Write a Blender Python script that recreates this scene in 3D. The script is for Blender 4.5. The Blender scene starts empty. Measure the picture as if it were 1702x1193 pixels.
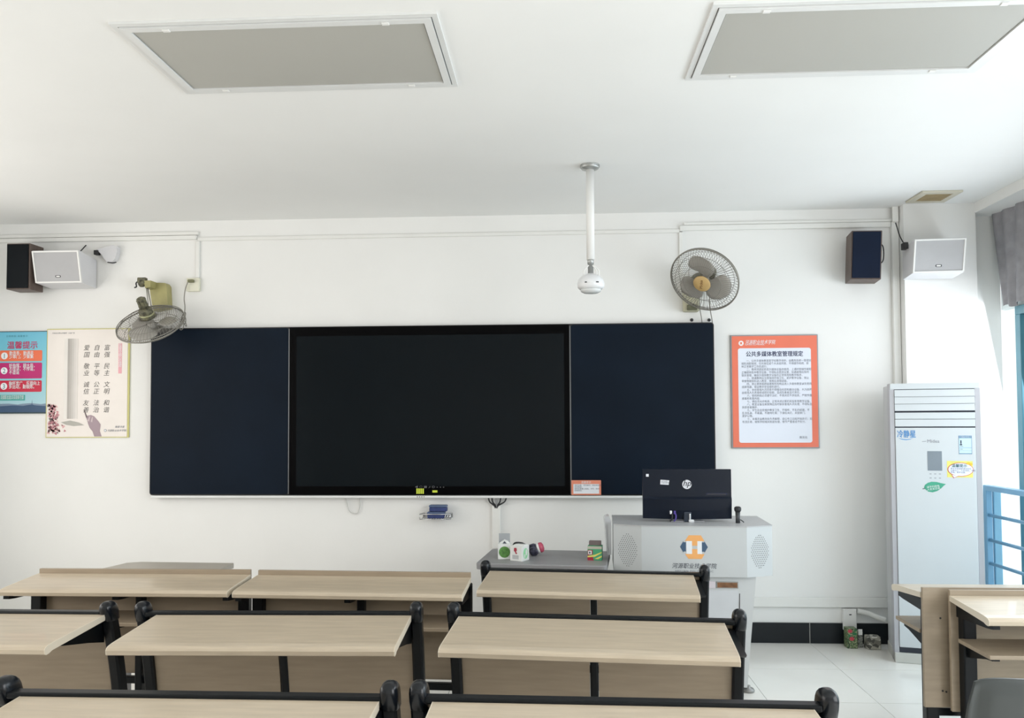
import bpy, bmesh, math, random
from mathutils import Vector, Matrix
random.seed(4)
C = bpy.context.scene.collection
S = bpy.context.scene
PI = math.pi
R = math.radians

# ------------------------------------------------------------------ camera
W_, H_ = 1702, 1193
FPX = 1324.5
cam = bpy.data.cameras.new('camera')
cam.sensor_fit = 'HORIZONTAL'; cam.sensor_width = 36
cam.lens = FPX * 36 / W_
cam.shift_y = 57.7 / W_
cam.clip_start = 0.05
co = bpy.data.objects.new('camera', cam); C.objects.link(co)
p_, y_, r_ = 0.0346, 0.0537, -0.0047
F_ = Vector((-math.sin(y_)*math.cos(p_), math.cos(y_)*math.cos(p_), math.sin(p_)))
R0 = Vector((math.cos(y_), math.sin(y_), 0)); U0 = R0.cross(F_)
Rv = R0*math.cos(r_) + U0*math.sin(r_); Uv = -R0*math.sin(r_) + U0*math.cos(r_)
m = Matrix((Rv, Uv, -F_)).transposed().to_4x4(); m.translation = Vector((0, -5.763, 1.566))
co.matrix_world = m
S.camera = co

# ------------------------------------------------------------------ light
XR, XL, YB, ZC = 3.12, -4.45, -9.2, 3.07       # right wall, left wall, back wall, ceiling
wd = bpy.data.worlds.new('sky'); S.world = wd; wd.use_nodes = True
bg = wd.node_tree.nodes['Background']
bg.inputs[0].default_value = (0.97, 0.98, 1.0, 1); bg.inputs[1].default_value = 1.3
def area(name, loc, rot, sx, sy, power, col):
    l = bpy.data.lights.new(name, 'AREA'); l.shape = 'RECTANGLE'; l.size = sx; l.size_y = sy
    l.energy = power; l.color = col
    o = bpy.data.objects.new(name, l); C.objects.link(o); o.location = loc; o.rotation_euler = rot
    return o
# daylight coming in through the window openings (lamps stand just outside the glass)
area('daylight_right_front', (XR+.10, -1.70, 1.30), (0, R(80), 0), 2.2, 3.38, 92, (.90, .94, 1.0))
area('daylight_right_rear', (XR+.45, -5.7, 1.6), (0, R(78), 0), 2.6, 3.4, 150, (.96, .98, 1.0))
area('daylight_left', (XL-.30, -3.5, 1.85), (0, R(-80), 0), 1.7, 4.8, 68, (1.0, .93, .85))
S.view_settings.view_transform = 'Standard'
S.view_settings.look = 'None'
S.view_settings.gamma = 1
S.view_settings.use_curve_mapping = False
S.view_settings.exposure = 0.0

# ------------------------------------------------------------------ materials
MATS = {}
def mat(name, col, rough=.5, metal=0., var=.04, scale=6., bump=0., bscale=80., coat=0., spec=.5, trans=0., alpha=1., stretch=(1,1,1)):
    if name in MATS: return MATS[name]
    M = bpy.data.materials.new(name); M.use_nodes = True
    nt = M.node_tree; b = nt.nodes['Principled BSDF']
    b.inputs['Roughness'].default_value = rough; b.inputs['Metallic'].default_value = metal
    b.inputs['Specular IOR Level'].default_value = spec
    b.inputs['Coat Weight'].default_value = coat
    b.inputs['Transmission Weight'].default_value = trans
    b.inputs['Alpha'].default_value = alpha
    tc = nt.nodes.new('ShaderNodeTexCoord'); mp = nt.nodes.new('ShaderNodeMapping')
    mp.inputs['Scale'].default_value = stretch
    nt.links.new(tc.outputs['Object'], mp.inputs[0])
    n = nt.nodes.new('ShaderNodeTexNoise'); n.inputs['Scale'].default_value = scale; n.inputs['Detail'].default_value = 4
    nt.links.new(mp.outputs[0], n.inputs['Vector'])
    r = nt.nodes.new('ShaderNodeValToRGB')
    c0 = [max(0, c*(1-var)) for c in col]; c1 = [min(1, c*(1+var)) for c in col]
    r.color_ramp.elements[0].position = .3; r.color_ramp.elements[1].position = .7
    r.color_ramp.elements[0].color = (*c0, 1); r.color_ramp.elements[1].color = (*c1, 1)
    nt.links.new(n.outputs['Fac'], r.inputs[0]); nt.links.new(r.outputs[0], b.inputs['Base Color'])
    if bump:
        n2 = nt.nodes.new('ShaderNodeTexNoise'); n2.inputs['Scale'].default_value = bscale
        nt.links.new(mp.outputs[0], n2.inputs['Vector'])
        bp = nt.nodes.new('ShaderNodeBump'); bp.inputs['Strength'].default_value = bump; bp.inputs['Distance'].default_value = .002
        nt.links.new(n2.outputs['Fac'], bp.inputs['Height']); nt.links.new(bp.outputs[0], b.inputs['Normal'])
    MATS[name] = M
    return M
def sr(r, g, b):      # sRGB 0..255 -> linear
    f = lambda c: c/255/12.92 if c/255 <= .04045 else ((c/255+.055)/1.055)**2.4
    return (f(r), f(g), f(b))
m_wall = mat('white_wall_paint', (.83, .83, .81), .75, var=.02, scale=1.6, bump=.15, bscale=60)
m_ceil = mat('white_ceiling_paint', (.85, .855, .84), .8, var=.02, scale=1.2, bump=.1, bscale=50)
m_tile = mat('cream_floor_tile', (.89, .87, .82), .18, var=.03, scale=2.5, coat=.3)
m_grout = mat('grey_grout', (.22, .21, .19), .8)
m_skirt = mat('black_skirting_tile', (.010, .013, .016), .35, var=.1, spec=.3)
m_skgrout = mat('light_skirting_grout', (.5, .5, .48), .8)
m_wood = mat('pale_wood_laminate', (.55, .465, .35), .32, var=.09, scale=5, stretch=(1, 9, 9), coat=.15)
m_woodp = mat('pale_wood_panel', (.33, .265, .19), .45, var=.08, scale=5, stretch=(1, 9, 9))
m_wedge = mat('pale_wood_edging', (.70, .63, .51), .35, var=.03)
m_black = mat('black_coated_steel', (.004, .0055, .007), .35, var=.1, spec=.22)
m_cap = mat('glossy_black_plastic', (.005, .007, .010), .25, var=.1, spec=.4)
m_white = mat('white_plastic', (.82, .82, .80), .45, var=.02)
m_whitem = mat('white_painted_metal', (.74, .75, .74), .35, var=.02)
m_conduit = mat('white_conduit_plastic', (.80, .80, .77), .5, var=.02)
m_grey = mat('grey_plastic', (.30, .30, .31), .5, var=.04)
m_dark = mat('dark_rubber', (.02, .02, .022), .6)
m_chrome = mat('bright_steel', (.62, .63, .64), .25, metal=1., var=.05)

# ------------------------------------------------------------------ mesh helpers
class MB:
    def __init__(s): s.bm = bmesh.new()
    def box(s, x0, x1, y0, y1, z0, z1, M=None, bev=0., seg=2):
        b = bmesh.new(); bmesh.ops.create_cube(b, size=1)
        for v in b.verts:
            v.co = Vector(((x0+x1)/2+v.co.x*(x1-x0), (y0+y1)/2+v.co.y*(y1-y0), (z0+z1)/2+v.co.z*(z1-z0)))
        if bev: bmesh.ops.bevel(b, geom=b.edges[:], offset=bev, segments=seg, affect='EDGES', profile=.5, clamp_overlap=True)
        return s._add(b, M)
    def _add(s, b, M=None):
        if M is not None: bmesh.ops.transform(b, matrix=M, verts=b.verts)
        mp = {v: s.bm.verts.new(v.co) for v in b.verts}
        for f in b.faces:
            try:
                nf = s.bm.faces.new([mp[v] for v in f.verts]); nf.smooth = f.smooth
            except ValueError: pass
        b.free(); return s
    def loops(s, rings, close=True, cap=True, smooth=False):
        V = [[s.bm.verts.new(p) for p in r] for r in rings]
        n = len(V[0])
        for a, b in zip(V, V[1:]):
            for i in range(n if close else n-1):
                f = s.bm.faces.new((a[i], a[(i+1) % n], b[(i+1) % n], b[i])); f.smooth = smooth
        if cap and close:
            s.bm.faces.new(V[0][::-1]); s.bm.faces.new(V[-1])
        return s
    def prism(s, poly, axis, a, b):
        def P(u, v, w): return {'x': (w, u, v), 'y': (u, w, v), 'z': (u, v, w)}[axis]
        return s.loops([[P(u, v, a) for u, v in poly], [P(u, v, b) for u, v in poly]])
    def tube(s, pts, r, n=8, cyclic=False, smooth=True):
        pts = [Vector(p) for p in pts]; rings = []
        N = len(pts); prev = None
        for i, p in enumerate(pts):
            if cyclic: t = pts[(i+1) % N] - pts[i-1]
            else: t = pts[min(i+1, N-1)] - pts[max(i-1, 0)]
            if t.length < 1e-9: t = Vector((0, 0, 1))
            t.normalize()
            if prev is None: a = t.orthogonal().normalized()
            else:
                a = prev - t*prev.dot(t)
                a = a.normalized() if a.length > 1e-6 else t.orthogonal().normalized()
            prev = a; b = t.cross(a)
            rr = r[i] if isinstance(r, (list, tuple)) else r
            rings.append([p + (a*math.cos(2*PI*k/n) + b*math.sin(2*PI*k/n))*rr for k in range(n)])
        if cyclic: rings.append(rings[0]); return s._ring(rings, n)
        return s.loops(rings, smooth=smooth)
    def _ring(s, rings, n):
        V = [[s.bm.verts.new(p) for p in r] for r in rings[:-1]]
        for i in range(len(V)):
            a, b = V[i], V[(i+1) % len(V)]
            for k in range(n):
                f = s.bm.faces.new((a[k], a[(k+1) % n], b[(k+1) % n], b[k])); f.smooth = True
        return s
    def lathe(s, prof, n=20, M=None, smooth=True):
        b = bmesh.new(); rings = []
        for (r, z) in prof:
            rings.append([b.verts.new((r*math.cos(2*PI*k/n), r*math.sin(2*PI*k/n), z)) for k in range(n)])
        for A, B in zip(rings, rings[1:]):
            for k in range(n):
                f = b.faces.new((A[k], A[(k+1) % n], B[(k+1) % n], B[k])); f.smooth = smooth
        b.faces.new(rings[0][::-1]); b.faces.new(rings[-1])
        return s._add(b, M)
    def cyl(s, r, z0, z1, M=None, n=16): return s.lathe([(r, z0), (r, z1)], n, M)
    def build(s, name, material, parent=None, smooth_angle=None):
        bmesh.ops.recalc_face_normals(s.bm, faces=s.bm.faces[:])
        me = bpy.data.meshes.new(name); s.bm.to_mesh(me); s.bm.free()
        me.materials.append(material)
        o = bpy.data.objects.new(name, me); C.objects.link(o)
        if parent: o.parent = parent
        return o
def obj(name, me, parent=None, loc=None):
    o = bpy.data.objects.new(name, me); C.objects.link(o)
    if parent: o.parent = parent
    if loc: o.location = loc
    return o
def thing(name, label, cat, loc=(0, 0, 0), rz=0., group=None):
    o = bpy.data.objects.new(name, None); C.objects.link(o); o.empty_display_size = .1
    o.location = loc; o.rotation_euler = (0, 0, rz)
    o['label'] = label; o['category'] = cat
    if group: o['group'] = group
    return o
def tag(o, label, cat, group=None):
    o['label'] = label; o['category'] = cat
    if group: o['group'] = group
    return o
def structure(o): o['kind'] = 'structure'; return o
def copy_tree(o, parent=None, depth=0):
    kids = list(o.children)
    c = o.copy(); C.objects.link(c)
    if parent: c.parent = parent
    for ch in kids: copy_tree(ch, c, depth+1)
    return c
def rrect(x0, x1, z0, z1, r, n=5):
    P = []
    for cx, cz, a0 in ((x1-r, z1-r, 0), (x0+r, z1-r, 90), (x0+r, z0+r, 180), (x1-r, z0+r, 270)):
        for k in range(n+1):
            a = R(a0+90*k/n); P.append((cx+r*math.cos(a), cz+r*math.sin(a)))
    return P
def bez(p0, p1, p2, p3, n=12):
    p0, p1, p2, p3 = map(Vector, (p0, p1, p2, p3))
    return [p0*(1-t)**3 + p1*3*t*(1-t)**2 + p2*3*t*t*(1-t) + p3*t**3 for t in [k/n for k in range(n+1)]]
def catmull(P, n=6):
    P = [Vector(p) for p in P]; P = [P[0]*2-P[1]] + P + [P[-1]*2-P[-2]]; out = []
    for i in range(1, len(P)-2):
        a, b, c, d = P[i-1:i+3]
        for k in range(n):
            t = k/n
            out.append(.5*((2*b)+(c-a)*t+(2*a-5*b+4*c-d)*t*t+(3*b-a-3*c+d)*t**3))
    out.append(P[-2]); return out
# flat print: outline in (u, v), laid on a plane with Matrix M whose local x/y are right/up and z points to the viewer
def front(x=0, y=0, z=0): return Matrix(((1, 0, 0, x), (0, 0, -1, y), (0, 1, 0, z), (0, 0, 0, 1)))   # facing -Y
def flat(name, polys, material, parent, M, h=.0006, lift=0.):
    b = MB()
    for P in polys:
        if len(P) < 3: continue
        b.loops([[M @ Vector((u, v, lift)) for u, v in P], [M @ Vector((u, v, lift+h)) for u, v in P]])
    return b.build(name, material, parent)
def text(s, size, u, v, material, parent, M, align='LEFT', shear=0., lift=.0008, name='lettering', sp=1., line=1., bold=0., sx=1., res=2, valign='TOP_BASELINE', lab=None):
    cu = bpy.data.curves.new('t', 'FONT'); cu.body = s; cu.size = size; cu.align_x = align
    cu.shear = shear; cu.space_character = sp; cu.space_line = line; cu.resolution_u = res
    to = bpy.data.objects.new('t', cu); C.objects.link(to)
    dg = bpy.context.evaluated_depsgraph_get()
    me = bpy.data.meshes.new_from_object(to.evaluated_get(dg))
    bpy.data.objects.remove(to); bpy.data.curves.remove(cu)
    if bold:
        b = bmesh.new(); b.from_mesh(me)
        for dx, dy, dz in ((bold, 0, .0003), (0, bold, .0006), (bold, bold, .0009)):
            m2 = me.copy(); m2.transform(Matrix.Translation((dx, dy, dz))); b.from_mesh(m2); bpy.data.meshes.remove(m2)
        b.to_mesh(me); b.free()
    me.transform(M @ Matrix.Translation((u, v, lift)) @ Matrix.Diagonal((sx, 1, 1, 1)))
    me.materials.clear(); me.materials.append(material)
    me.name = name
    return obj(name, me, parent)
def ell(cx, cy, rx, ry, n=20, a0=0): return [(cx+rx*math.cos(2*PI*k/n+a0), cy+ry*math.sin(2*PI*k/n+a0)) for k in range(n)]
def rc(x0, x1, y0, y1): return [(x0, y0), (x1, y0), (x1, y1), (x0, y1)]

# ================================================================== ROOM SHELL
fl = structure(MB().box(XL-.2, XR+.3, YB-.2, .2, -.12, -.006).build('floor', m_grout))
tm = MB().box(-.2985, .2985, -.2985, .2985, -.0055, 0).build('floor_tile', m_tile, fl)
tx0, ty0 = 1.776-.3, -.3
first = True
for i in range(-10, 3):
    for j in range(0, 16):
        cx, cy = tx0+.6*i, ty0-.6*j
        x0, x1 = max(cx-.2985, XL), min(cx+.2985, XR)
        if x1-x0 < .05: continue
        if first: t = tm; first = False
        else: t = tm.copy(); C.objects.link(t)
        t.location = ((x0+x1)/2, cy, 0); t.scale = ((x1-x0)/.597, 1, 1)
wf = structure(MB().box(XL-.2, XR+.02, 0, .2, -.1, ZC+.05).build('wall_front', m_wall))
def wall_x(name, x0, x1, opens, ya=0., yb=YB):
    b = MB(); y = ya
    for (a, c, z0, z1) in opens:
        if y-a > .001: b.box(x0, x1, a, y, -.1, ZC+.05)
        b.box(x0, x1, c, a, -.1, z0); b.box(x0, x1, c, a, z1, ZC+.05); y = c
    b.box(x0, x1, yb, y, -.1, ZC+.05)
    return structure(b.build(name, m_wall))
wall_x('wall_right', XR, XR+.24, [(-.0, -3.5, .12, 3.0), (-4.0, -7.4, .3, 3.0)])
wall_x('wall_left', XL-.24, XL, [(-1.0, -6.0, .9, 2.7)])
structure(MB().box(XL-.2, XR+.2, YB-.2, YB, -.1, ZC+.05).build('wall_back', m_wall))
structure(MB().box(XL-.2, XR+.3, YB-.2, .2, ZC, ZC+.1).build('ceiling', m_ceil))
# corner column and the shallow beam above the windows
structure(MB().box(2.44, 2.93, -.10, .0, 0, ZC).build('trim_1', m_wall))
structure(MB().box(2.925, XR, YB, 0, 3.0, ZC).build('trim_2', m_wall))
# skirting of black tiles
sk = structure(MB().box(XL, 2.44, -.010, 0, 0, .144).build('baseboard_front', m_skgrout))
k = 0; x = 1.776-.6*11
while x < 2.44:
    x0, x1 = max(x+.0035, XL), min(x+.5965, 2.44)
    if x1-x0 > .03: MB().box(x0, x1, -.016, -.004, .001, .142, bev=.001, seg=1).build('skirting_tile', m_skirt, sk)
    x += .6

# ================================================================== WINDOW, CURTAIN, RAILING
m_teal = mat('teal_window_frame', (.075, .235, .30), .35, var=.06)
m_blue = mat('blue_painted_rail', (.16, .33, .48), .35, var=.05)
def glass(name, col, gl=.07):
    M = bpy.data.materials.new(name); M.use_nodes = True; nt = M.node_tree
    out = nt.nodes['Material Output']; nt.nodes.remove(nt.nodes['Principled BSDF'])
    a = nt.nodes.new('ShaderNodeBsdfTransparent'); a.inputs[0].default_value = (*col, 1)
    g = nt.nodes.new('ShaderNodeBsdfGlossy'); g.inputs['Roughness'].default_value = .03
    x = nt.nodes.new('ShaderNodeMixShader'); x.inputs[0].default_value = gl
    nt.links.new(a.outputs[0], x.inputs[1]); nt.links.new(g.outputs[0], x.inputs[2]); nt.links.new(x.outputs[0], out.inputs[0])
    return M
m_glass = glass('window_glass', (.93, .97, .97))
win = structure(bpy.data.objects.new('window_1', None)); C.objects.link(win); win.location = (XR, -1.85, 0)
def wbox(n, x0, x1, y0, y1, z0, z1, mt=m_teal, bev=.003): return MB().box(x0, x1, y0+1.85, y1+1.85, z0, z1, bev=bev, seg=1).build(n, mt, win)
wbox('frame_jamb', .0, .07, -.26, -.2, .12, 2.27); wbox('frame_jamb', .0, .07, -3.5, -3.44, .12, 2.27)
wbox('frame_head', .0, .07, -3.5, -.2, 2.27, 2.33)
wbox('frame_upper', .02, .06, -3.5, -.002, 2.33, 3.0, mat('pale_blind_box', (.72, .78, .78), .5))
wbox('frame_rail', .0, .07, -3.44, -.26, 1.15, 1.21); wbox('frame_sill', .0, .07, -3.44, -.26, .12, .18)
for a in (-.74, -1.6, -2.4): wbox('mullion', .01, .065, a-.03, a+.03, .18, 2.27)
wbox('mullion', .012, .06, -.36, -.32, .18, 2.27)
wbox('glass_pane', .033, .037, -3.44, -.26, .18, 1.15, glass('teal_tinted_glass', (.84, .92, .94)), 0)
wbox('glass_pane', .034, .038, -.2, -.002, .14, 2.33, m_glass, 0)
wbox('glass_pane', .034, .038, -3.44, -.26, 1.21, 2.27, m_glass, 0)
def curtain():
    b = MB(); n = 150; g = []
    for r, z in enumerate([3.0, 2.9, 2.75, 2.6, 2.5, 2.4, 2.335]):
        row = []
        for i in range(n+1):
            y = -.02 - i/n*2.9
            if i < 14: y -= (14-i)/14*(.13*(3.0-z)/.68)
            row.append(Vector((XR-.035-.012*math.sin(i*.9+r*.15)-.008*math.sin(i*.37), y, z + (.012*math.sin(i*.5) if r == 6 else 0))))
        g.append(row)
    V = [[b.bm.verts.new(p) for p in r] for r in g]; V2 = [[b.bm.verts.new(p+Vector((.002, 0, 0))) for p in r] for r in g]
    for A in (V, V2):
        for r in range(6):
            for i in range(n):
                f = b.bm.faces.new((A[r][i], A[r][i+1], A[r+1][i+1], A[r+1][i])); f.smooth = True
    return b.build('curtain', mat('grey_curtain_cloth', (.30, .295, .31), .85, var=.12, scale=14, bump=.4, bscale=30))
tag(curtain(), 'crumpled grey curtain bunched along the top of the right-hand window', 'curtain')
rl = thing('railing', 'blue painted metal guard railing in front of the right-hand window', 'railing', (2.985, -.06, 0))
MB().box(-.02, .02, -.02, .02, 0, 1.11, bev=.003, seg=1).build('post', m_blue, rl)
MB().box(.035, .085, -.012, .012, 0, 1.08, bev=.003, seg=1).build('mounting_plate', mat('pale_blue_rail', (.22, .42, .55), .4), rl)
MB().box(-.03, .03, -3.2, -.02, 1.075, 1.11, bev=.004).build('top_rail', m_blue, rl)
for z in (.905, .735, .575, .41, .25): MB().tube([(0, -.02, z), (0, -3.2, z)], .012, 8).build('rail', m_blue, rl)
for y in (-1.1, -2.2, -3.2): MB().box(-.02, .02, y-.02, y+.02, 0, 1.08, bev=.003, seg=1).build('post', m_blue, rl)

# ================================================================== CEILING FIXTURES
m_diff = mat('grey_light_diffuser', (.44, .435, .40), .5, var=.03, scale=.8)
m_frame = mat('white_light_frame', (.74, .75, .74), .35, var=.02)
m_gap = mat('dark_gap', (.03, .03, .03), .8)
def ceil_light(x0, label):
    t = thing('ceiling_light', label, 'light', (x0+.62, -2.59, ZC), 0, 'recessed panel lights in the ceiling')
    w, d = .62, .32; o = .05
    def ringbox(n, w, d, o, z0, z1, mt):
        b = MB(); b.box(-w, w, -d, -d+o, z0, z1).box(-w, w, d-o, d, z0, z1).box(-w, -w+o, -d+o, d-o, z0, z1).box(w-o, w, -d+o, d-o, z0, z1)
        return b.build(n, mt, t)
    ringbox('outer_frame', w, d, .022, -.010, 0, m_frame)
    ringbox('gap', w-.022, d-.022, .004, -.004, 0, m_gap)
    ringbox('inner_frame', w-.026, d-.026, .030, -.016, 0, m_frame)
    ringbox('diffuser_gap', w-.056, d-.056, .004, -.006, 0, m_gap)
    MB().box(-w+.06, w-.06, -d+.06, d-.06, -.010, 0).build('diffuser', m_diff, t)
    for sx in (-1, 1):
        for sy in (-1, 1): MB().box(sx*.42-.014, sx*.42+.014, sy*(d-.045)-.009, sy*(d-.045)+.009, -.021, -.016, bev=.002).build('latch', m_white, t)
ceil_light(-1.663, 'unlit recessed ceiling light panel, the left one above the blackboard')
ceil_light(.5795, 'unlit recessed ceiling light panel, the right one towards the windows')
# vent / exhaust grille near the corner
t = thing('exhaust_vent', 'small yellowed square ventilation grille in the ceiling corner', 'vent', (2.556, -.30, ZC))
m_yel = mat('yellowed_plastic', (.42, .33, .18), .5, var=.1, scale=14)
b = MB(); o_ = .045
b.box(-.13, .13, -.13, -.13+o_, -.014, 0, bev=.003).box(-.13, .13, .13-o_, .13, -.014, 0, bev=.003).box(-.13, -.13+o_, -.085, .085, -.014, 0, bev=.003).box(.13-o_, .13, -.085, .085, -.014, 0, bev=.003)
b.build('frame', mat('off_white_vent_frame', (.58, .55, .45), .5), t)
MB().box(-.085, .085, -.085, .085, -.003, 0).build('backing', mat('dusty_brown', (.16, .12, .06), .9, var=.3, scale=40), t)
for k in range(7): MB().box(-.085, .085, -.078+k*.0255, -.068+k*.0255, -.012, -.004, M=None).build('slat', m_yel, t)
# camera on a ceiling pole
t = thing('hanging_camera', 'white dome camera hanging from the ceiling on a long white pole', 'camera', (.215, -1.10, ZC))
MB().lathe([(.056, -.006), (.058, -.012), (.05, -.022), (.024, -.028)], 24).lathe([(.058, 0), (.058, -.008)], 24).build('ceiling_flange', mat('dull_steel', (.42, .43, .42), .35, metal=.7), t)
MB().lathe([(.0235, -.02), (.0235, -.56)], 18).build('pole', m_white, t)
MB().lathe([(.019, -.55), (.019, -.585), (.016, -.585), (.016, -.66)], 18).build('pole_sleeve', mat('galvanised_sleeve', (.45, .46, .45), .4, metal=.6), t)
MB().lathe([(.016, -.64), (.05, -.655), (.072, -.675), (.080, -.70), (.078, -.722), (.066, -.735)], 28).build('camera_body', mat('white_camera_shell', (.78, .79, .80), .3), t)
MB().lathe([(.064, -.733), (.058, -.748), (.04, -.757), (.01, -.760)], 24).build('dome', mat('milky_dome', (.70, .72, .72), .15, coat=.4), t)
for (a, s) in ((-.035, 1), (.04, -1), (.028, -1)):
    MB().tube(catmull([(a*.35, -.016, -.595), (a*1.1, -.02, -.625), (a*1.15, -.02, -.655), (a*.8, -.035, -.678)]), .004, 6).build('cable', m_white, t)
for a in (-.03, .034): MB().box(a-.008, a+.008, -.075, -.066, -.706, -.700).build('slot', m_dark, t)

# ================================================================== CABLE TRUNKING
def trunk(label, boxes, loc=(0, 0, 0), name='cable_trunking', g='white cable trunking on the front wall'):
    t = thing(name, label, 'trunking', loc, 0, g)
    for bx in boxes:
        MB().box(*bx, bev=.003, seg=1).build('channel', m_conduit, t)
    return t
trunk('white cable trunking, double strip above the left speakers', [(XL, -2.65, -.026, 0, 2.928, 2.958), (XL, -2.64, -.018, 0, 2.962, 2.988)])
trunk('thin white cable trunking running high between the two wall fans', [(-2.648, .93, -.016, 0, 2.918, 2.944)])
trunk('white cable trunking, double strip reaching the right-hand speakers', [(.905, 2.385, -.028, 0, 2.93, 2.966), (.935, 2.44, -.02, 0, 2.969, 2.989)])
trunk('short vertical white trunking down to the left fan socket', [(-2.658, -2.630, -.016, 0, 2.641, 2.917)])
trunk('short vertical white trunking down behind the right fan', [(.900, .928, -.016, 0, 2.62, 2.929)])
trunk('tall vertical white trunking from ceiling to air conditioner', [(2.388, 2.437, -.032, 0, .33, 2.966), (2.39, 2.43, -.05, -.033, 2.96, ZC)])
trunk('low horizontal white trunking along the wall above the black skirting', [(-.35, 2.39, -.022, 0, .252, .318)])
t = trunk('short wide white trunking between the blackboard and the grey table', [(-.457, -.396, -.03, 0, .655, .965)])

# ================================================================== BLACKBOARD
BX0, BX1, BZ0, BZ1 = -2.973, 1.132, 1.037, 2.263
m_slate = mat('navy_blackboard_panel', (.0045, .0095, .0185), .5, var=.15, scale=2, spec=.09)
m_scr = mat('black_screen_glass', (.0028, .0052, .0072), .15, var=.05, spec=.12)
m_bez = mat('black_screen_bezel', (.0006, .0006, .001), .3, spec=.06)
m_edge = mat('dark_board_edge', (.006, .006, .006), .3)
bb = thing('blackboard', 'long black interactive blackboard with a wide dark screen in its middle', 'blackboard', ((BX0+BX1)/2, 0, BZ0))
cx = (BX0+BX1)/2
def rel(P): return [(u-cx, v-BZ0) for u, v in P]
MB().prism(rel(rrect(BX0, BX1, BZ0, BZ1, .022)), 'y', -.05, -.001).build('backing', m_edge, bb)
def wing(x0, x1, side):
    P = rrect(x0, x1, BZ0+.008, BZ1-.008, .016)
    return MB().prism(rel(P), 'y', -.0565, -.0502).build('writing_panel', m_slate, bb)
wing(BX0+.008, -1.940, -1); wing(.118, BX1-.008, 1)
MB().prism(rel(rc(-1.928, .104, BZ0+.006, BZ1-.006)), 'y', -.062, -.0502).build('screen_bezel', m_bez, bb)
MB().prism(rel(rc(-1.877, .067, 1.103, 2.192)), 'y', -.0628, -.0622).build('screen', m_scr, bb)
m_seam = mat('silver_seam', (.20, .21, .22), .3, metal=.8)
for xs in (-1.934, .111): MB().box(xs-cx-.003, xs-cx+.003, -.060, -.0502, .01, 1.21).build('seam_strip', m_seam, bb)
MB().box(BX0+.02-cx, BX1-.01-cx, -.07, -.004, -.018, -.001, bev=.002, seg=1).build('ledge', mat('white_aluminium_ledge', (.75, .76, .75), .3), bb)
Mb = front(-cx, -.0622, -BZ0)
m_lime = mat('lime_label', sr(205, 220, 70), .5)
for k in range(4): flat('lime_sticker', [rc(-.998+k*.0145, -.987+k*.0145, 1.049, 1.087)], m_lime, bb, Mb)
flat('lime_sticker', [rc(-.882, -.846, 1.058, 1.074)], m_lime, bb, Mb)
m_icon = mat('grey_icon_print', (.10, .10, .11), .5)
text('◄ ○ ■ ♫ ◎ ▪ ▪ ▪', .022, -1.01, 1.090, m_icon, bb, Mb, name='control_icons', sx=1.25)
for k in range(4): MB().box(-.992+k*.016-cx, -.986+k*.016-cx, -.0715, -.070, -.012, -.006).build('port', m_dark, bb)
# screws over the board
for x, z in ((.985, 2.287), (1.108, 2.285)):
    o = MB().lathe([(.011, 0), (.012, .004), (.008, .009)], 12, Matrix.Translation((0, 0, 0)) @ Matrix.Rotation(R(90), 4, 'X')).build('wall_screw', m_dark)
    o.location = (x, 0, z)
    tag(o, 'small dark wall screw just above the blackboard top, %s one' % ('left' if x < 1.05 else 'right'), 'screw', 'screws above the blackboard corner')
# orange card on the ledge
m_or = mat('orange_print', sr(226, 118, 84), .5); m_paper = mat('white_paper', (.80, .82, .86), .5, var=.01)
m_ink = mat('dark_ink', (.035, .045, .07), .6); m_gink = mat('grey_ink', (.14, .16, .20), .6)
t = thing('notice_card', 'small orange edged notice card stuck on the blackboard bottom edge', 'notice', (.218, -.067, 1.094))
MB().box(-.105, .105, -.004, 0, -.052, .052).build('card', mat('salmon_card', sr(228, 140, 112), .5), t)
Mc = front(0, -.0042, 0)
flat('print_area', [rc(-.091, .091, -.043, .025)], m_paper, t, Mc)
text('爱护设备，规范操作，用后请及时\n关闭电源。\n请勿在屏幕上粘贴、书写，保持\n屏幕清洁。', .0125, -.083, .012, m_gink, t, Mc, lift=.0012)
text('温馨提示', .018, 0, .031, m_white, t, Mc, align='CENTER')

# ================================================================== POSTERS
m_cyan = bpy.data.materials.new('cyan_gradient_print'); m_cyan.use_nodes = True
nt = m_cyan.node_tree; bs = nt.nodes['Principled BSDF']; bs.inputs['Roughness'].default_value = .35
tc = nt.nodes.new('ShaderNodeTexCoord'); sx_ = nt.nodes.new('ShaderNodeSeparateXYZ'); rp = nt.nodes.new('ShaderNodeValToRGB')
nt.links.new(tc.outputs['Generated'], sx_.inputs[0]); nt.links.new(sx_.outputs['Z'], rp.inputs[0]); nt.links.new(rp.outputs[0], bs.inputs[0])
e = rp.color_ramp.elements; e[0].position = 0; e[0].color = (*sr(175, 205, 215), 1); e[1].position = 1; e[1].color = (*sr(105, 185, 212), 1)
x_ = rp.color_ramp.elements.new(.55); x_.color = (*sr(120, 200, 212), 1)
m_whp = mat('white_print', (.85, .86, .88), .5)
t = thing('poster', 'cyan health notice poster with three numbered boxes, far left', 'poster', (-4.03, 0, 1.641))
MB().box(-.235, .245, -.010, 0, 0, .618).build('backing', mat('dark_poster_edge', (.02, .05, .06), .5), t)
MB().box(-.233, .236, -.0125, -.0105, .010, .612).build('sheet', m_cyan, t)
Mp = front(0, -.0127, 0)
flat('photo_strip', [[(-.233, .010), (.236, .010), (.236, .055), (.15, .062), (.132, .068), (.130, .105), (.127, .068), (.06, .058), (-.02, .062), (-.08, .058), (-.233, .05)]], mat('navy_cityscape_print', sr(52, 80, 112), .5), t, Mp, h=.0004)
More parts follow.
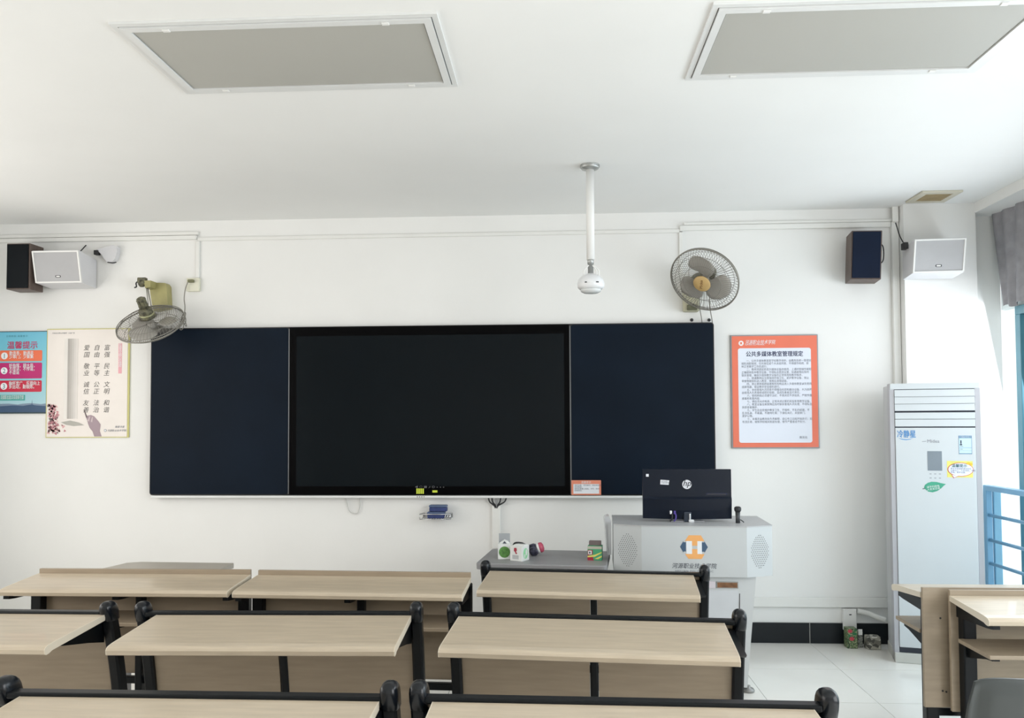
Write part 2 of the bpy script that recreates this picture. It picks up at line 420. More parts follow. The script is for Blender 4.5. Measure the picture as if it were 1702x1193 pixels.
flat('skyline', [[(-.18, .058), (-.17, .072), (-.05, .075), (.02, .068), (.06, .074), (.12, .078), (.2, .07), (.236, .075), (.236, .05), (-.18, .045)]], mat('grey_skyline_print', sr(120, 140, 160), .5), t, Mp, h=.0002)
def pbox(z0, z1, col, num, s, n):
    flat('print_box', [rrect(-.127, .203, z0, z1, .010)], mat('box_print_'+n, col, .5), t, Mp)
    flat('number_disc', [ell(-.090, (z0+z1)/2, .026, .026)], m_whp, t, Mp, lift=.0006)
    text(num, .050, -.090, (z0+z1)/2-.018, mat('teal_numeral', sr(30, 110, 120), .5), t, Mp, align='CENTER', lift=.0016)
    text(s, .0325, -.052, z1-.034, m_whp, t, Mp, lift=.0014, bold=.0005, line=.78, sx=.83)
pbox(.392, .474, sr(230, 110, 72), '1', '勤洗手，勤通风\n少串门，少聚集', 'orange')
pbox(.262, .381, sr(186, 18, 108), '2', '听指挥，顾大局，\n不信谣，不传谣，\n不造谣', 'magenta')
pbox(.162, .248, sr(196, 26, 62), '3', '胸怀宽广、乐观向上\n多运动，勤锻炼。', 'red')
text('温馨提示', .060, -.072, .490, mat('magenta_title', sr(190, 30, 90), .5), t, Mp, bold=.0012, sx=1.0)
text('文 明 校 园 · 温 馨 提 示', .016, -.08, .575, mat('faint_teal_print', sr(70, 140, 155), .5), t, Mp)
flat('print_box', [rc(-.127, .075, .098, .140)], mat('box_print_green', sr(58, 160, 150), .5), t, Mp)
text('河源职业技术学院宣传部\n河源职业技术学院学工部', .0165, -.115, .124, m_whp, t, Mp, lift=.0014, line=.95)

# calligraphy poster
t = thing('poster', 'large pale calligraphy poster with a painted hand and pink blossoms', 'poster', (-3.475, -.001, 1.46))
MB().box(-.318, .318, -.010, 0, 0, .813).build('backing', mat('yellow_poster_edge', sr(205, 200, 130), .5), t)
MB().box(-.311, .306, -.0125, -.0105, .006, .806).build('sheet', mat('ivory_glossy_sheet', sr(226, 219, 212), .22, var=.04, scale=3, bump=.5, bscale=9), t)
Mp = front(0, -.0127, 0)
flat('painted_column', [rc(-.180, -.128, .14, .742)], mat('column_light_print', sr(226, 222, 216), .4), t, Mp, h=.0004)
for k, c in enumerate(((168, 163, 157), (180, 175, 169), (194, 190, 184), (208, 203, 198), (218, 213, 207))):
    flat('painted_column', [rc(-.154+k*.016, -.138+k*.016, .14, .738)], mat('column_print_%s' % 'abcde'[k], sr(*c), .4), t, Mp, h=.0004, lift=.0003)
flat('rock_base', [[(-.20, .115), (-.16, .095), (-.10, .085), (-.02, .092), (-.06, .112), (-.13, .128)]], mat('grey_wash_print', sr(176, 174, 166), .5), t, Mp, h=.0002)
random.seed(8)
m_p1 = mat('pink_blossom_print', sr(218, 172, 172), .5); m_p2 = mat('dark_blossom_print', sr(186, 126, 134), .5); m_p3 = mat('twig_print', sr(96, 84, 84), .5)
def blobs(n, r0, r1):
    P = []
    for _ in range(n):
        u = -.295+abs(random.gauss(0, .045)); v = .03+random.random()*.215
        if u > -.205-.1*(v/.24-.6): u = -.30+random.random()*.06
        r = r0+random.random()*(r1-r0); a = random.random()*6
        P.append([(u+r*math.cos(a+k*PI/3)*(1 if k % 2 else .55), v+r*math.sin(a+k*PI/3)*(1 if k % 2 else .55)) for k in range(6)])
    return P
for nm, ma, n, lf in (('blossom', m_p1, 90, 0), ('blossom', m_p2, 46, .0004), ('twig', m_p3, 16, .0008)):
    o = flat(nm, blobs(n, .006, .017 if nm == 'blossom' else .010), ma, t, Mp, h=.0003, lift=lf); o['kind'] = 'stuff'
flat('painted_hand', [[(-.020, .185), (-.012, .18), (.002, .162), (.012, .165), (.030, .168), (.055, .158), (.085, .125), (.106, .098), (.104, .075), (.100, .05), (.115, .008), (.058, .008), (.045, .045), (.022, .072), (.010, .10), (.002, .13), (-.010, .155)]],
     mat('mauve_hand_print', sr(158, 138, 146), .45), t, Mp, h=.0004, lift=.0004)
flat('painted_hand', [[(.004, .125), (.02, .158), (.026, .156), (.018, .118)], [(.03, .12), (.04, .155), (.047, .152), (.042, .112)]], mat('light_hand_print', sr(196, 180, 182), .45), t, Mp, h=.0004, lift=.0009)
flat('painted_brush', [[(-.024, .205), (-.018, .207), (.004, .150), (-.003, .147)]], m_p3, t, Mp, h=.0004, lift=.0012)
for i, col in enumerate(('爱国 敬业 诚信 友善', '自由 平等 公正 法治', '富强 民主 文明 和谐')):
    u = -.022 + i*.078; v = .655
    for pair in col.split():
        text('\n'.join(pair), .046, u-.012, v-.003, m_ink if False else mat('brush_ink', (.07, .065, .06), .5), t, Mp, shear=.22, line=1.12, name='calligraphy')
        v -= .137
flat('title_strip', [rc(.235, .262, .475, .70)], mat('pink_strip_print', sr(232, 170, 178), .5), t, Mp)
text('\n'.join('社会主义核心价值观'), .0235, .2375, .682, m_whp, t, Mp, lift=.0014, line=.84)
text('社会主义核心价值观 · 公益广告', .0125, -.275, .776, m_gink, t, Mp)
flat('small_logo', [ell(.142, .052, .010, .010)], m_gink, t, Mp); flat('small_logo', [ell(.142, .052, .007, .007)], m_paper, t, Mp, lift=.0006)
text('河源职业技术学院', .018, .157, .045, m_gink, t, Mp, shear=.2)
text('翰墨书香', .018, .215, .072, m_gink, t, Mp, shear=.3)

# orange rules poster
t = thing('poster', 'orange bordered rules poster filled with small text, right of the board', 'poster', (1.560, 0, 1.366))
MB().box(-.306, .307, -.016, 0, 0, .807, bev=.002, seg=1).build('frame', mat('grey_poster_frame', (.25, .26, .27), .4, metal=.3), t)
MB().box(-.297, .298, -.0185, -.0165, .008, .799).build('sheet', mat('orange_poster_print', sr(228, 112, 82), .4, var=.03), t)
Mp = front(0, -.0187, 0)
flat('text_area', [rrect(-.255, .255, .040, .712, .016)], mat('pale_poster_paper', (.74, .78, .87), .5, var=.01), t, Mp)
flat('emblem', [ell(-.232, .748, .018, .018)], m_whp, t, Mp)
flat('emblem_mark', [[(-.243, .756), (-.221, .756), (-.226, .752), (-.226, .744), (-.221, .740), (-.243, .740), (-.238, .744), (-.238, .752)]], m_or, t, Mp, lift=.0007)
text('河源职业技术学院', .034, -.205, .742, m_whp, t, Mp, shear=.25, sx=.78)
text('HEYUAN POLYTECHNIC', .0105, -.205, .733, m_whp, t, Mp, sx=1.2)
text('公共多媒体教室管理规定', .0405, 0, .655, mat('navy_title', sr(30, 42, 84), .5), t, Mp, align='CENTER', bold=.0012, sx=.90)
lines = ['　　一、公共多媒体教室是学校教学场所，由教务处统一管理安', '排和调配使用，任何单位或个人未经同意，不得挪作他用，影', '响正常教学工作的进行。',
 '　　二、教师须提前熟悉多媒体设备的使用，上课时按操作规程', '正确使用各种教学设备，不得私自更改设置，如遇故障应及时', '联系管理，确保多媒体教学设备的正常使用和教学秩序。',
 '　　三、授课教师应注意保持环境卫生，爱护教学设备，禁止', '带食物和饮料进入教室，使用后清理桌面。',
 '　　四、禁止携带易燃易爆等危险物品进入多媒体教室以及使用', '违规电器，保证教学安全顺利进行。',
 '　　五、未经管理人员同意不得擅自拆卸和搬动设备，人为损坏', '由使用人负责维修或照价赔偿，造成后果者追究责任。',
 '　　六、使用网络必须遵守法纪，不得浏览不良信息，严禁传播', '病毒和有害内容。',
 '　　七、课后须关闭电源，正常关闭计算机和投影等教学设备。', '　　八、教室设备出现故障应及时联系管理人员处理，不得私自', '拆卸或者搬移。',
 '　　九、学生应自觉维护教室卫生，不喧哗、不乱扔纸屑，不', '乱涂乱画，不吸烟、不随地吐痰；下课后关灯、关窗锁门。', '爱护公物。',
 '　　十、本规定由教务处负责解释，自公布之日起开始执行，如', '有违反者，按照学校相关制度处理，情节严重者给予处分。']
o = text('\n'.join(lines), .0195, -.232, .615, m_gink, t, Mp, lift=.0014, line=1.06, res=1, sx=.895)
text('教务处', .019, .165, .070, m_gink, t, Mp, lift=.0014)

# ================================================================== SPEAKERS
m_walnut = mat('brown_wood_veneer', (.105, .075, .062), .5, var=.2, scale=6, stretch=(6, 6, 1))
m_grille = mat('black_speaker_cloth', (.003, .005, .007), .55, var=.1, spec=.15, bump=.3, bscale=400)
m_blugr = mat('navy_speaker_cloth', (.004, .010, .028), .5, var=.1, spec=.15)
m_spw = mat('white_speaker_shell', (.68, .68, .70), .45, var=.02)
m_sgr = mat('pale_grey_mesh', (.46, .46, .47), .6, var=.03, bump=.5, bscale=500)
def wood_speaker(label, loc, rz, w, h, d, cloth, bracket):
    t = thing('speaker', label, 'speaker', loc, rz, 'wood cased wall speakers')
    MB().box(-w/2, w/2, 0, d, -h/2, h/2, bev=.003, seg=1).build('cabinet', m_walnut, t)
    MB().box(-w/2+.008, w/2-.008, -.010, 0, -h/2+.008, h/2-.008, bev=.004).build('front_grille', cloth, t)
    MB().box(-.03, .03, d, d+bracket, -.05, .05, bev=.003, seg=1).build('wall_bracket', m_black, t)
    if bracket < .05: MB().tube(catmull([(w/2+.012, d*.8, h/2-.05), (w/2+.045, d*.9, h/2-.08), (w/2+.048, d*.9, 0), (w/2+.018, d*.8, -h*.12)]), .004, 6).build('cable', m_dark, t)
    return t
wood_speaker('dark fronted brown wood wall speaker on the far left', (-3.877, -.225, 2.705), R(0), .176, .335, .155, m_grille, .067)
tsp = wood_speaker('brown wood wall speaker with navy front, right of the fan', (2.130, -.235, 2.690), R(-9), .196, .335, .185, m_blugr, .03)
tsp.rotation_euler = (0, R(2.5), R(-9))
def white_speaker(label, loc, rz, w, h, d, side):
    t = thing('speaker', label, 'speaker', loc, rz, 'white wedge wall speakers')
    # cross-section in (y, z): front leans down
    P = [(0, h/2), (.05, -h/2), (d, -h/2-.012), (d, h/2-.03)]
    MB().prism([(a, c) for a, c in P], 'x', -w/2, w/2).build('cabinet', m_spw, t)
    a = math.atan2(.05, h)
    Mf = Matrix.Translation((0, .025, 0)) @ Matrix.Rotation(a, 4, 'X')
    q = .010
    f = MB()
    f.box(-w/2, w/2, -.012, 0, h/2-q, h/2, Mf).box(-w/2, w/2, -.012, 0, -h/2, -h/2+q, Mf).box(-w/2, -w/2+q, -.012, 0, -h/2+q, h/2-q, Mf).box(w/2-q, w/2, -.012, 0, -h/2+q, h/2-q, Mf)
    f.build('front_rim', m_white, t)
    MB().box(-w/2+q, w/2-q, -.006, 0, -h/2+q, h/2-q, Mf).build('front_grille', m_sgr, t)
    Mg = Mf @ front(0, -.0065, -h*.30)
    flat('badge', [rrect(-.020, .020, -.008, .008, .006)], m_dark, t, Mg); flat('badge_plate', [rrect(-.014, .014, -.0045, .0045, .003)], m_white, t, Mg, lift=.0006)
    return t
tw = white_speaker('white wedge wall speaker beside the far left wood speaker', (-3.592, -.235, 2.70), 0, .345, .228, .225, 1)
MB().tube(catmull([(-.12, .09, .112), (-.02, .12, .108), (.05, .18, .13), (.09, .225, .20)]), .004, 6).build('cable', m_dark, tw)
o = MB().prism([(-.03, .03), (.10, .06), (.125, .05), (.128, .0), (.11, -.05), (.08, -.075), (.05, -.065), (.01, -.01)], 'y', -.05, -.001).build('wall_bracket_cover', m_spw)
o.location = (-3.37, 0, 2.83); tag(o, 'white triangular speaker bracket cover on the wall by left speaker', 'bracket')
MB().box(-.045, -.012, -.06, -.02, -.012, .022, bev=.004).build('cable_plug', m_dark, o)
MB().tube([(.06, -.052, -.07), (.10, -.052, -.075), (.125, -.05, -.07)], .004, 6).build('cable', m_dark, o)
ts = white_speaker('white wedge wall speaker in the right corner over the air conditioner', (2.575, -.335, 2.662), R(-4), .325, .222, .225, -1)
MB().box(-.195, -.165, .10, .16, .07, .115, bev=.004).build('cable_plug', m_dark, ts)
MB().tube(catmull([(-.18, .14, .11), (-.19, .19, .18), (-.205, .20, .25), (-.215, .19, .27)]), .004, 6).build('cable', m_dark, ts)
MB().box(.02, .07, .03, .12, .108, .116, bev=.003).build('top_knob', m_dark, ts)

# ================================================================== WALL FANS
m_wire = mat('grey_fan_wire', (.26, .25, .22), .45, metal=.3)
m_blade = mat('smoky_fan_blade', (.44, .42, .385), .35, var=.05)
m_oldpl = mat('aged_olive_plastic', (.36, .33, .14), .5, var=.15, scale=10)
m_motor = mat('dirty_motor_metal', (.105, .10, .06), .55, var=.85, scale=45)
def wall_fan(label, mount, centre, normal, rad, cap_mat, spin, grp='wall fans above the blackboard'):
    """normal = the way the fan blows; parts are built in mount-local coordinates"""
    t = thing('wall_fan', label, 'fan', mount, 0, grp)
    c = Vector(centre) - Vector(mount)
    q = Vector(normal).normalized().to_track_quat('Z', 'Y')
    M = Matrix.Translation(c) @ q.to_matrix().to_4x4()
    for nm, sgn, dep in (('front_grille', 1, .045), ('rear_grille', -1, .060)):
        b = MB(); n = 72 if sgn > 0 else 60
        for k in range(n):
            a = 2*PI*k/n; pts = []
            for s in range(7):
                u = s/6; rr = .045+(rad-.045)*u; zz = dep*sgn*(1-u**5)
                aa = a + .25*(1-u)*sgn
                pts.append(M @ Vector((rr*math.cos(aa), rr*math.sin(aa), zz)))
            b.tube(pts, .0015, 3)
        for rr in (.045, rad*.55, rad*.82):
            zz = dep*sgn*(1-((rr-.045)/(rad-.045))**5)
            b.tube([M @ Vector((rr*math.cos(2*PI*k/36), rr*math.sin(2*PI*k/36), zz)) for k in range(36)], .0016, 4, cyclic=True)
        b.build(nm, m_wire, t)
    b = MB(); b.tube([M @ Vector((rad*math.cos(2*PI*k/48), rad*math.sin(2*PI*k/48), 0)) for k in range(48)], .0052, 8, cyclic=True)
    b.tube([M @ Vector((rad*.995*math.cos(2*PI*k/48), rad*.995*math.sin(2*PI*k/48), -.016)) for k in range(48)], .003, 6, cyclic=True)
    b.build('rim', m_wire, t)
    for k in range(3):
        a0 = spin+k*2*PI/3; rings = []
        for s in range(9):
            u = s/8; rr = .028+(rad*.80-.028)*u
            wid = (.38+.74*math.sin(PI*min(1, u*.80+.12)))*1.0
            if s == 8: wid *= .45
            if s == 7: wid *= .85
            row_t, row_b = [], []
            for w in range(7):
                v = (w/6-.5); aa = a0+v*wid*1.5+.35*u
                zz = .020*(-v)*(1.2-.5*u)*2+.004
                p = Vector((rr*math.cos(aa), rr*math.sin(aa), zz))
                row_t.append(M @ (p+Vector((0, 0, .0012)))); row_b.append(M @ (p-Vector((0, 0, .0012))))
            rings.append(row_t+row_b[::-1])
        bl = MB(); bl.loops(rings, smooth=True); bl.build('blade', m_blade, t)
    bh = MB(); bh.lathe([(.030, -.02), (.034, .0), (.030, .022), (.012, .030)], 20, M); bh.build('hub', m_blade, t)
    bc = MB(); bc.lathe([(.056, .042), (.060, .047), (.054, .053), (.02, .057)], 24, M); bc.build('badge_cap', cap_mat, t)
    bm_ = MB(); bm_.lathe([(.050, -.058), (.054, -.064), (.050, -.074), (.046, -.078), (.048, -.10), (.044, -.125), (.03, -.14)], 22, M)
    bm_.build('motor_housing', m_motor, t)
    return t, M
# left fan, hanging face down from its broken bracket
mt = (-2.915, 0, 2.50)
fan, Mf = wall_fan('grimy broken wall fan hanging face down at the blackboard left corner', mt, (-2.845, -.30, 2.262), (0.03, .64, -.77), .232, m_blade, .4)
MB().prism([(-.068, .102), (.055, .095), (.068, .075), (.078, -.09), (-.03, -.11), (-.045, -.04)], 'y', -.075, -.001).build('wall_bracket', m_oldpl, fan)
MB().prism([(-.06, .10), (-.01, .10), (-.012, .052), (-.05, .045)], 'y', -.16, -.076).build('bracket_arm', m_oldpl, fan)
jb = MB(); jb.lathe([(.02, -.03), (.028, -.01), (.022, .02), (.01, .03)], 10, Matrix.Translation((-.075, -.14, .085)) @ Matrix.Rotation(R(70), 4, 'Y'))
jb.box(-.115, -.05, -.155, -.12, .085, .125, bev=.006).build('broken_joint', m_motor, fan)
MB().tube(catmull([(-.11, -.14, .10), (-.128, -.14, .085), (-.125, -.14, .06), (-.14, -.14, .052)]), .005, 6).build('broken_joint_arm', m_dark, fan)
mo = Mf @ Vector((0, 0, -.14))
g = MB(); g.lathe([(.030, -.135), (.034, -.155), (.026, -.185), (.034, -.200), (.020, -.216)], 10, Mf)
for k in range(4):
    a = k*PI/2+.3; g.box(-.008, .008, .018, .034, -.205, -.15, Mf @ Matrix.Rotation(a, 4, 'Z'))
g.build('gear_box', m_motor, fan)
g = MB(); g.lathe([(.049, -.078), (.052, -.086), (.049, -.094)], 22, Mf).build('motor_band', mat('olive_band', (.34, .34, .20), .4, metal=.4), fan)
arm0 = Vector((-.045, -.15, .045))
MB().tube([arm0, mo+Vector((.03, 0, .02))], .003, 6).build('cable', m_wire, fan)
MB().tube([arm0+Vector((.004, .01, 0)), Vector((-.002, -.15, -.115))], .0045, 6).build('support_rod', m_wire, fan)
# right fan
mt = (.975, 0, 2.46)
n2 = (-.457, -.637, -.62)
fan, Mf = wall_fan('grey caged wall fan with amber hub above the blackboard right corner', mt, (1.010, -.36, 2.510), n2, .235, mat('amber_fan_badge', (.56, .38, .16), .4), 1.2)
MB().box(-.055, .055, -.075, -.001, -.12, .13, bev=.012).build('wall_bracket', mat('cream_aged_plastic', (.52, .50, .36), .5, var=.08), fan)
MB().box(-.035, .035, -.10, -.075, -.115, -.075, bev=.006).build('control_box', mat('dark_olive_box', (.12, .12, .07), .5, var=.3, scale=30), fan)
mo = Mf @ Vector((0, 0, -.12))
MB().tube([(0, -.07, .09), (.02, -.12, .12), mo], [.022, .02, .018], 10).build('neck', m_motor, fan)
for dx in (-.005, .055, ):
    pass
MB().tube(catmull([(.05, -.10, -.02), (.055, -.08, -.10), (.075, -.03, -.17), (.082, -.01, -.215), (.08, -.008, -.25)]), .003, 6).build('pull_cord', m_wire, fan)
MB().tube(catmull([(.105, -.20, .0), (.115, -.12, -.08), (.15, -.03, -.19), (.156, -.01, -.255), (.125, -.008, -.30), (.093, -.010, -.275)]), .0035, 6).build('power_cable', m_wire, fan)
Mt2 = Mf @ Matrix.Translation((0, 0, .0565)) @ Matrix.Rotation(R(72), 4, 'Z')
text('Midea', .028, 0, -.008, mat('brown_badge_print', (.10, .03, .01), .5), fan, Mt2, align='CENTER')
# socket by the left fan
t = thing('wall_socket', 'cream wall socket with a plug, right of the broken fan', 'socket', (-2.672, 0, 2.584))
MB().box(-.048, .048, -.03, 0, -.045, .055, bev=.004).build('socket_box', mat('cream_socket', (.74, .73, .60), .45), t)
MB().box(-.03, .015, -.055, -.030, .018, .040, bev=.005).build('plug', mat('olive_plug', (.16, .16, .08), .5), t)
MB().tube(catmull([(-.025, -.05, .025), (-.045, -.05, -.03), (-.056, -.045, -.10), (-.05, -.045, -.16), (-.052, -.045, -.215)]), .004, 6).build('power_cable', m_wire, t)
kn = MB()
for k in range(3):
    a = R(70+25*k); kn.tube([Vector((-.055+.008*k, -.055-.01*k, -.238-.02*k)) + Vector((.020*math.cos(th)*math.cos(a)+.012*math.sin(th), .006*math.sin(th), .034*math.sin(th+a))) for th in [2*PI*j/14 for j in range(14)]], .0032, 5, cyclic=True)
kn.tube(catmull([(-.06, -.07, -.25), (-.075, -.07, -.30), (-.07, -.072, -.335), (-.05, -.072, -.325), (-.045, -.07, -.29)]), .003, 5)
kn.build('cable_knot', m_wire, t)

# ================================================================== SMALL WALL ITEMS
t = thing('eraser_rack', 'small chrome wire rack on the wall under the blackboard', 'rack', (-.85, 0, .872))
b = MB()
for y in (-.11, -.012):
    b.tube([(-.115, y, 0), (.105, y, 0)], .0032, 6)
for k in range(12): b.tube([(-.105+k*.0185, -.11, .0), (-.105+k*.0185, -.012, .0)], .0020, 5)
b.tube([(-.115, -.11, .0), (-.115, -.11, .036), (-.10, -.012, .036), (-.10, -.012, 0)], .003, 6)
b.tube([(.105, -.11, 0), (.105, -.11, .036), (.105, -.012, .036), (.105, -.012, 0)], .003, 6)
b.tube([(-.115, -.11, .036), (.105, -.11, .036)], .003, 6)
for k in range(3): b.tube([(.06+k*.016, -.112, 0), (.072+k*.016, -.112, .036)], .003, 6)
b.build('wire_basket', m_chrome, t)
MB().box(-.11, .10, -.012, -.001, -.004, .03, bev=.002, seg=1).build('back_plate', m_chrome, t)
m_er = mat('blue_eraser_felt', (.030, .048, .16), .7, var=.15, scale=30); m_er2 = mat('slate_blue_eraser_back', (.08, .12, .22), .5)
def eraser(label, loc, rz):
    t = thing('board_eraser', label, 'eraser', loc, rz, 'blue board erasers')
    MB().box(-.062, .062, -.03, .03, 0, .030, bev=.006).build('felt', m_er, t)
    MB().box(-.064, .064, -.032, .032, .030, .046, bev=.006).build('handle', m_er2, t)
eraser('blue board eraser lying in the wire rack, under another eraser', (-.853, -.066, .8765), R(2))
eraser('blue board eraser on top, stacked upon the other in the rack', (-.838, -.066, .9245), R(-3))
o = MB().tube(catmull([(0, -.02, 0), (.004, -.012, -.03), (.02, -.008, -.09), (.05, -.006, -.115), (.085, -.006, -.11), (.10, -.008, -.06), (.098, -.012, 0)]), .0035, 6).build('cable_loop', mat('pale_cable', (.6, .6, .58), .5))
o.location = (-1.52, -.005, 1.018); tag(o, 'thin white cable loop hanging under the blackboard left of the rack', 'cable')
t = thing('cable_bundle', 'dark bundle of cables under the blackboard above the white trunking', 'cables', (-.427, -.03, 1.018))
for (a, c) in ((-.055, -.01), (-.03, .0), (.0, .004), (.035, .01), (.075, .012)):
    MB().tube(catmull([(a, 0, 0), (a*.8, -.004, -.03), (c, -.0, -.06), (c*.8, .012, -.095)]), .0055, 6).build('cable', m_grey if abs(a) < .01 else m_dark, t)

# ================================================================== AIR CONDITIONER
th = R(-14); AW, AD, AH = .525, .30, 1.80
ac = thing('air_conditioner', 'tall white cabinet air conditioner standing in the right corner', 'air conditioner', (2.185, -.43, 0), th)
m_acb = mat('white_ac_casing', (.62, .66, .685), .35, var=.01, coat=.1); m_acs = mat('grey_ac_side', (.47, .47, .50), .4, var=.02)
m_slot = mat('dark_ac_slot', (.03, .035, .05), .6)
MB().box(.004, AW-.004, .018, AD, .03, AH-.01, bev=.004, seg=1).build('body', mat('ac_body_grey', (.56, .57, .58), .4), ac)
for x0, x1 in ((0, .027), (AW-.03, AW)):
    MB().prism([(x0, .0), (x1, .0), (x1, .1), (x0, .1)], 'z', 0.0, AH).build('side_trim', m_acs, ac)
MB().box(.029, AW-.032, -.006, .017, .10, 1.512, bev=.003).build('front_panel', m_acb, ac)
MB().box(.029, AW-.032, .004, .017, 1.512, 1.622).build('slot', m_slot, ac)
MB().box(.029, AW-.032, -.006, .004, 1.520, 1.566, bev=.002).build('louvre', m_acb, ac)
MB().box(.029, AW-.032, -.006, .004, 1.5685, 1.610, bev=.002).build('louvre', m_acb, ac)
MB().box(.029, AW-.032, .010, .017, 1.618, 1.79).build('slot', m_slot, ac)
for k in range(3): 
    zl = 1.622+k*.046
    MB().prism([(-.008, zl), (-.002, zl+.044), (.006, zl+.044), (.006, zl)], 'x', .029, AW-.032).build('louvre', m_acb, ac)
MB().box(.002, AW-.002, -.004, .10, 1.762, 1.800, bev=.003).build('top_cap', m_acb, ac)
MB().box(.029, AW-.032, .004, .017, .065, .10).build('slot', m_slot, ac)
MB().box(0, AW, -.012, AD, 0, .064, bev=.004).build('plinth', mat('cream_ac_base', (.60, .60, .56), .45), ac)
Ma = front(0, -.0062, 0)
flat('display', [rc(.214, .298, 1.237, 1.362)], mat('grey_ac_display', (.22, .26, .30), .3), ac, Ma)
m_acink = mat('ac_grey_print', (.25, .26, .30), .5)
text('Midea', .030, .25, 1.416, m_acink, ac, Ma, align='CENTER')
flat('logo_swoosh', [[(.185, 1.421), (.21, 1.424), (.21, 1.427), (.185, 1.424)]], m_acink, ac, Ma)
text('冷静星', .052, .038, 1.452, mat('ac_blue_print', sr(70, 140, 200), .5), ac, Ma, sx=.72, bold=.0012)
flat('logo_swoosh', [[(.045, 1.446), (.065, 1.436), (.09, 1.432), (.115, 1.436), (.135, 1.446), (.115, 1.440), (.09, 1.437), (.065, 1.441)]], mat('ac_blue_print', sr(70, 140, 200), .5), ac, Ma)
for k, (u, v) in enumerate([(a, c) for c in (1.216, 1.190) for a in (.230, .257, .284)]):
    flat('button_print', [rc(u-.006, u+.006, v-.002, v+.002)], m_acink, ac, Ma)
flat('energy_label', [rc(.396, .470, 1.345, 1.462)], mat('pale_blue_label', sr(200, 225, 238), .5), ac, Ma)
m_lb = mat('label_blue_print', sr(60, 120, 165), .5)
flat('label_header', [rc(.397, .468, 1.446, 1.461)], m_lb, ac, Ma, lift=.0006)
flat('label_border', [rc(.396, .3975, 1.345, 1.462), rc(.4685, .470, 1.345, 1.462), rc(.396, .470, 1.345, 1.349), rc(.40, .468, 1.384, 1.3855), rc(.40, .468, 1.365, 1.366)], m_lb, ac, Ma, lift=.0007)
flat('label_bars', [rc(.405, .412, 1.410, 1.432), rc(.402, .415, 1.400, 1.408), rc(.404, .42, 1.392, 1.394), rc(.404, .418, 1.375, 1.377)], m_ink, ac, Ma, lift=.0007)
text('中国能效标识', .0115, .433, 1.4495, m_white, ac, Ma, align='CENTER', lift=.0014)
flat('notice_sticker', [rc(.326, .472, 1.196, 1.300)], mat('yellow_green_sticker', sr(232, 226, 120), .5, var=.12, scale=20), ac, Ma)
flat('bubble_outline', [ell(.402, 1.246, .074, .044, 28), [(.35, 1.212), (.362, 1.190), (.39, 1.204)]], mat('red_bubble_line', sr(205, 90, 80), .5), ac, Ma, lift=.0006)
flat('bubble', [ell(.403, 1.246, .070, .0405, 28), [(.354, 1.212), (.365, 1.194), (.388, 1.206)]], mat('pale_bubble', sr(232, 238, 250), .5), ac, Ma, lift=.0012)
text('温馨提示', .022, .352, 1.262, mat('green_blue_print', sr(50, 110, 120), .5), ac, Ma, lift=.0020, bold=.0004)
text('夏天空调温度请设定在\n26度以上，人走关机，节约\n用电，爱护设备。', .0118, .345, 1.247, mat('navy_print', sr(40, 50, 110), .5), ac, Ma, lift=.0020, line=1.0)
flat('flower_print', [ell(.448, 1.285, .012, .009, 8), ell(.463, 1.281, .009, .008, 8)], mat('sun_yellow', sr(240, 205, 70), .5), ac, Ma, lift=.002)
lf = [(.190, 1.128), (.196, 1.145), (.212, 1.158), (.235, 1.166), (.265, 1.165), (.290, 1.158), (.318, 1.152), (.305, 1.142), (.290, 1.125), (.268, 1.108), (.24, 1.098), (.215, 1.102), (.200, 1.115)]
flat('leaf_sticker', [lf], mat('green_leaf_sticker', sr(70, 165, 135), .5, var=.15, scale=12), ac, Ma)
flat('leaf_stem', [[(.182, 1.117), (.198, 1.120), (.198, 1.124), (.182, 1.122)]], m_ink, ac, Ma)
text('请节约用电\n人走关空调', .015, .207, 1.124, m_whp, ac, Ma @ Matrix.Translation((.207, 1.124, 0)) @ Matrix.Rotation(R(9), 4, 'Z') @ Matrix.Translation((-.207, -1.124, 0)), lift=.0014)
# drain pipe, socket and boxes by the skirting
o = MB().tube(catmull([(2.10, -.03, .232), (2.16, -.05, .222), (2.22, -.085, .20), (2.262, -.10, .187)]), .018, 10).build('drain_pipe', mat('white_pipe_wrap', (.72, .72, .69), .6))
tag(o, 'white wrapped pipe sloping from the socket box into the air conditioner', 'pipe')
t = thing('socket_box', 'white surface socket box on the wall just above black skirting', 'socket', (2.045, 0, .10))
MB().box(-.045, .045, -.04, -.017, -.0, .145, bev=.003, seg=1).box(-.045, .045, -.018, 0, .05, .145).build('casing', m_white, t)
MB().box(-.006, .01, -.0415, -.04, .105, .112).build('slot', m_dark, t)
def m_pattern(name, cols, scale):
    M = bpy.data.materials.new(name); M.use_nodes = True; nt = M.node_tree; b = nt.nodes['Principled BSDF']; b.inputs['Roughness'].default_value = .45
    tc = nt.nodes.new('ShaderNodeTexCoord'); v = nt.nodes.new('ShaderNodeTexVoronoi'); v.inputs['Scale'].default_value = scale
    r = nt.nodes.new('ShaderNodeValToRGB'); r.color_ramp.interpolation = 'CONSTANT'
    sp = nt.nodes.new('ShaderNodeSeparateColor')
    nt.links.new(tc.outputs['Object'], v.inputs['Vector']); nt.links.new(v.outputs['Color'], sp.inputs[0]); nt.links.new(sp.outputs[0], r.inputs[0]); nt.links.new(r.outputs[0], b.inputs['Base Color'])
    for i, c in enumerate(cols):
        if i < 2: el = r.color_ramp.elements[i]; el.position = i/len(cols)
        else: el = r.color_ramp.elements.new(i/len(cols))
        el.color = (*sr(*c), 1)
    return M
t = thing('carton', 'tall flowery green carton standing on the floor below socket box', 'box', (2.025, -.098, 0))
MB().box(-.034, .034, -.034, .034, 0, .135, bev=.002, seg=1).build('box', m_pattern('floral_carton', [(70, 100, 60), (120, 135, 95), (40, 60, 45), (150, 160, 125)], 160), t)
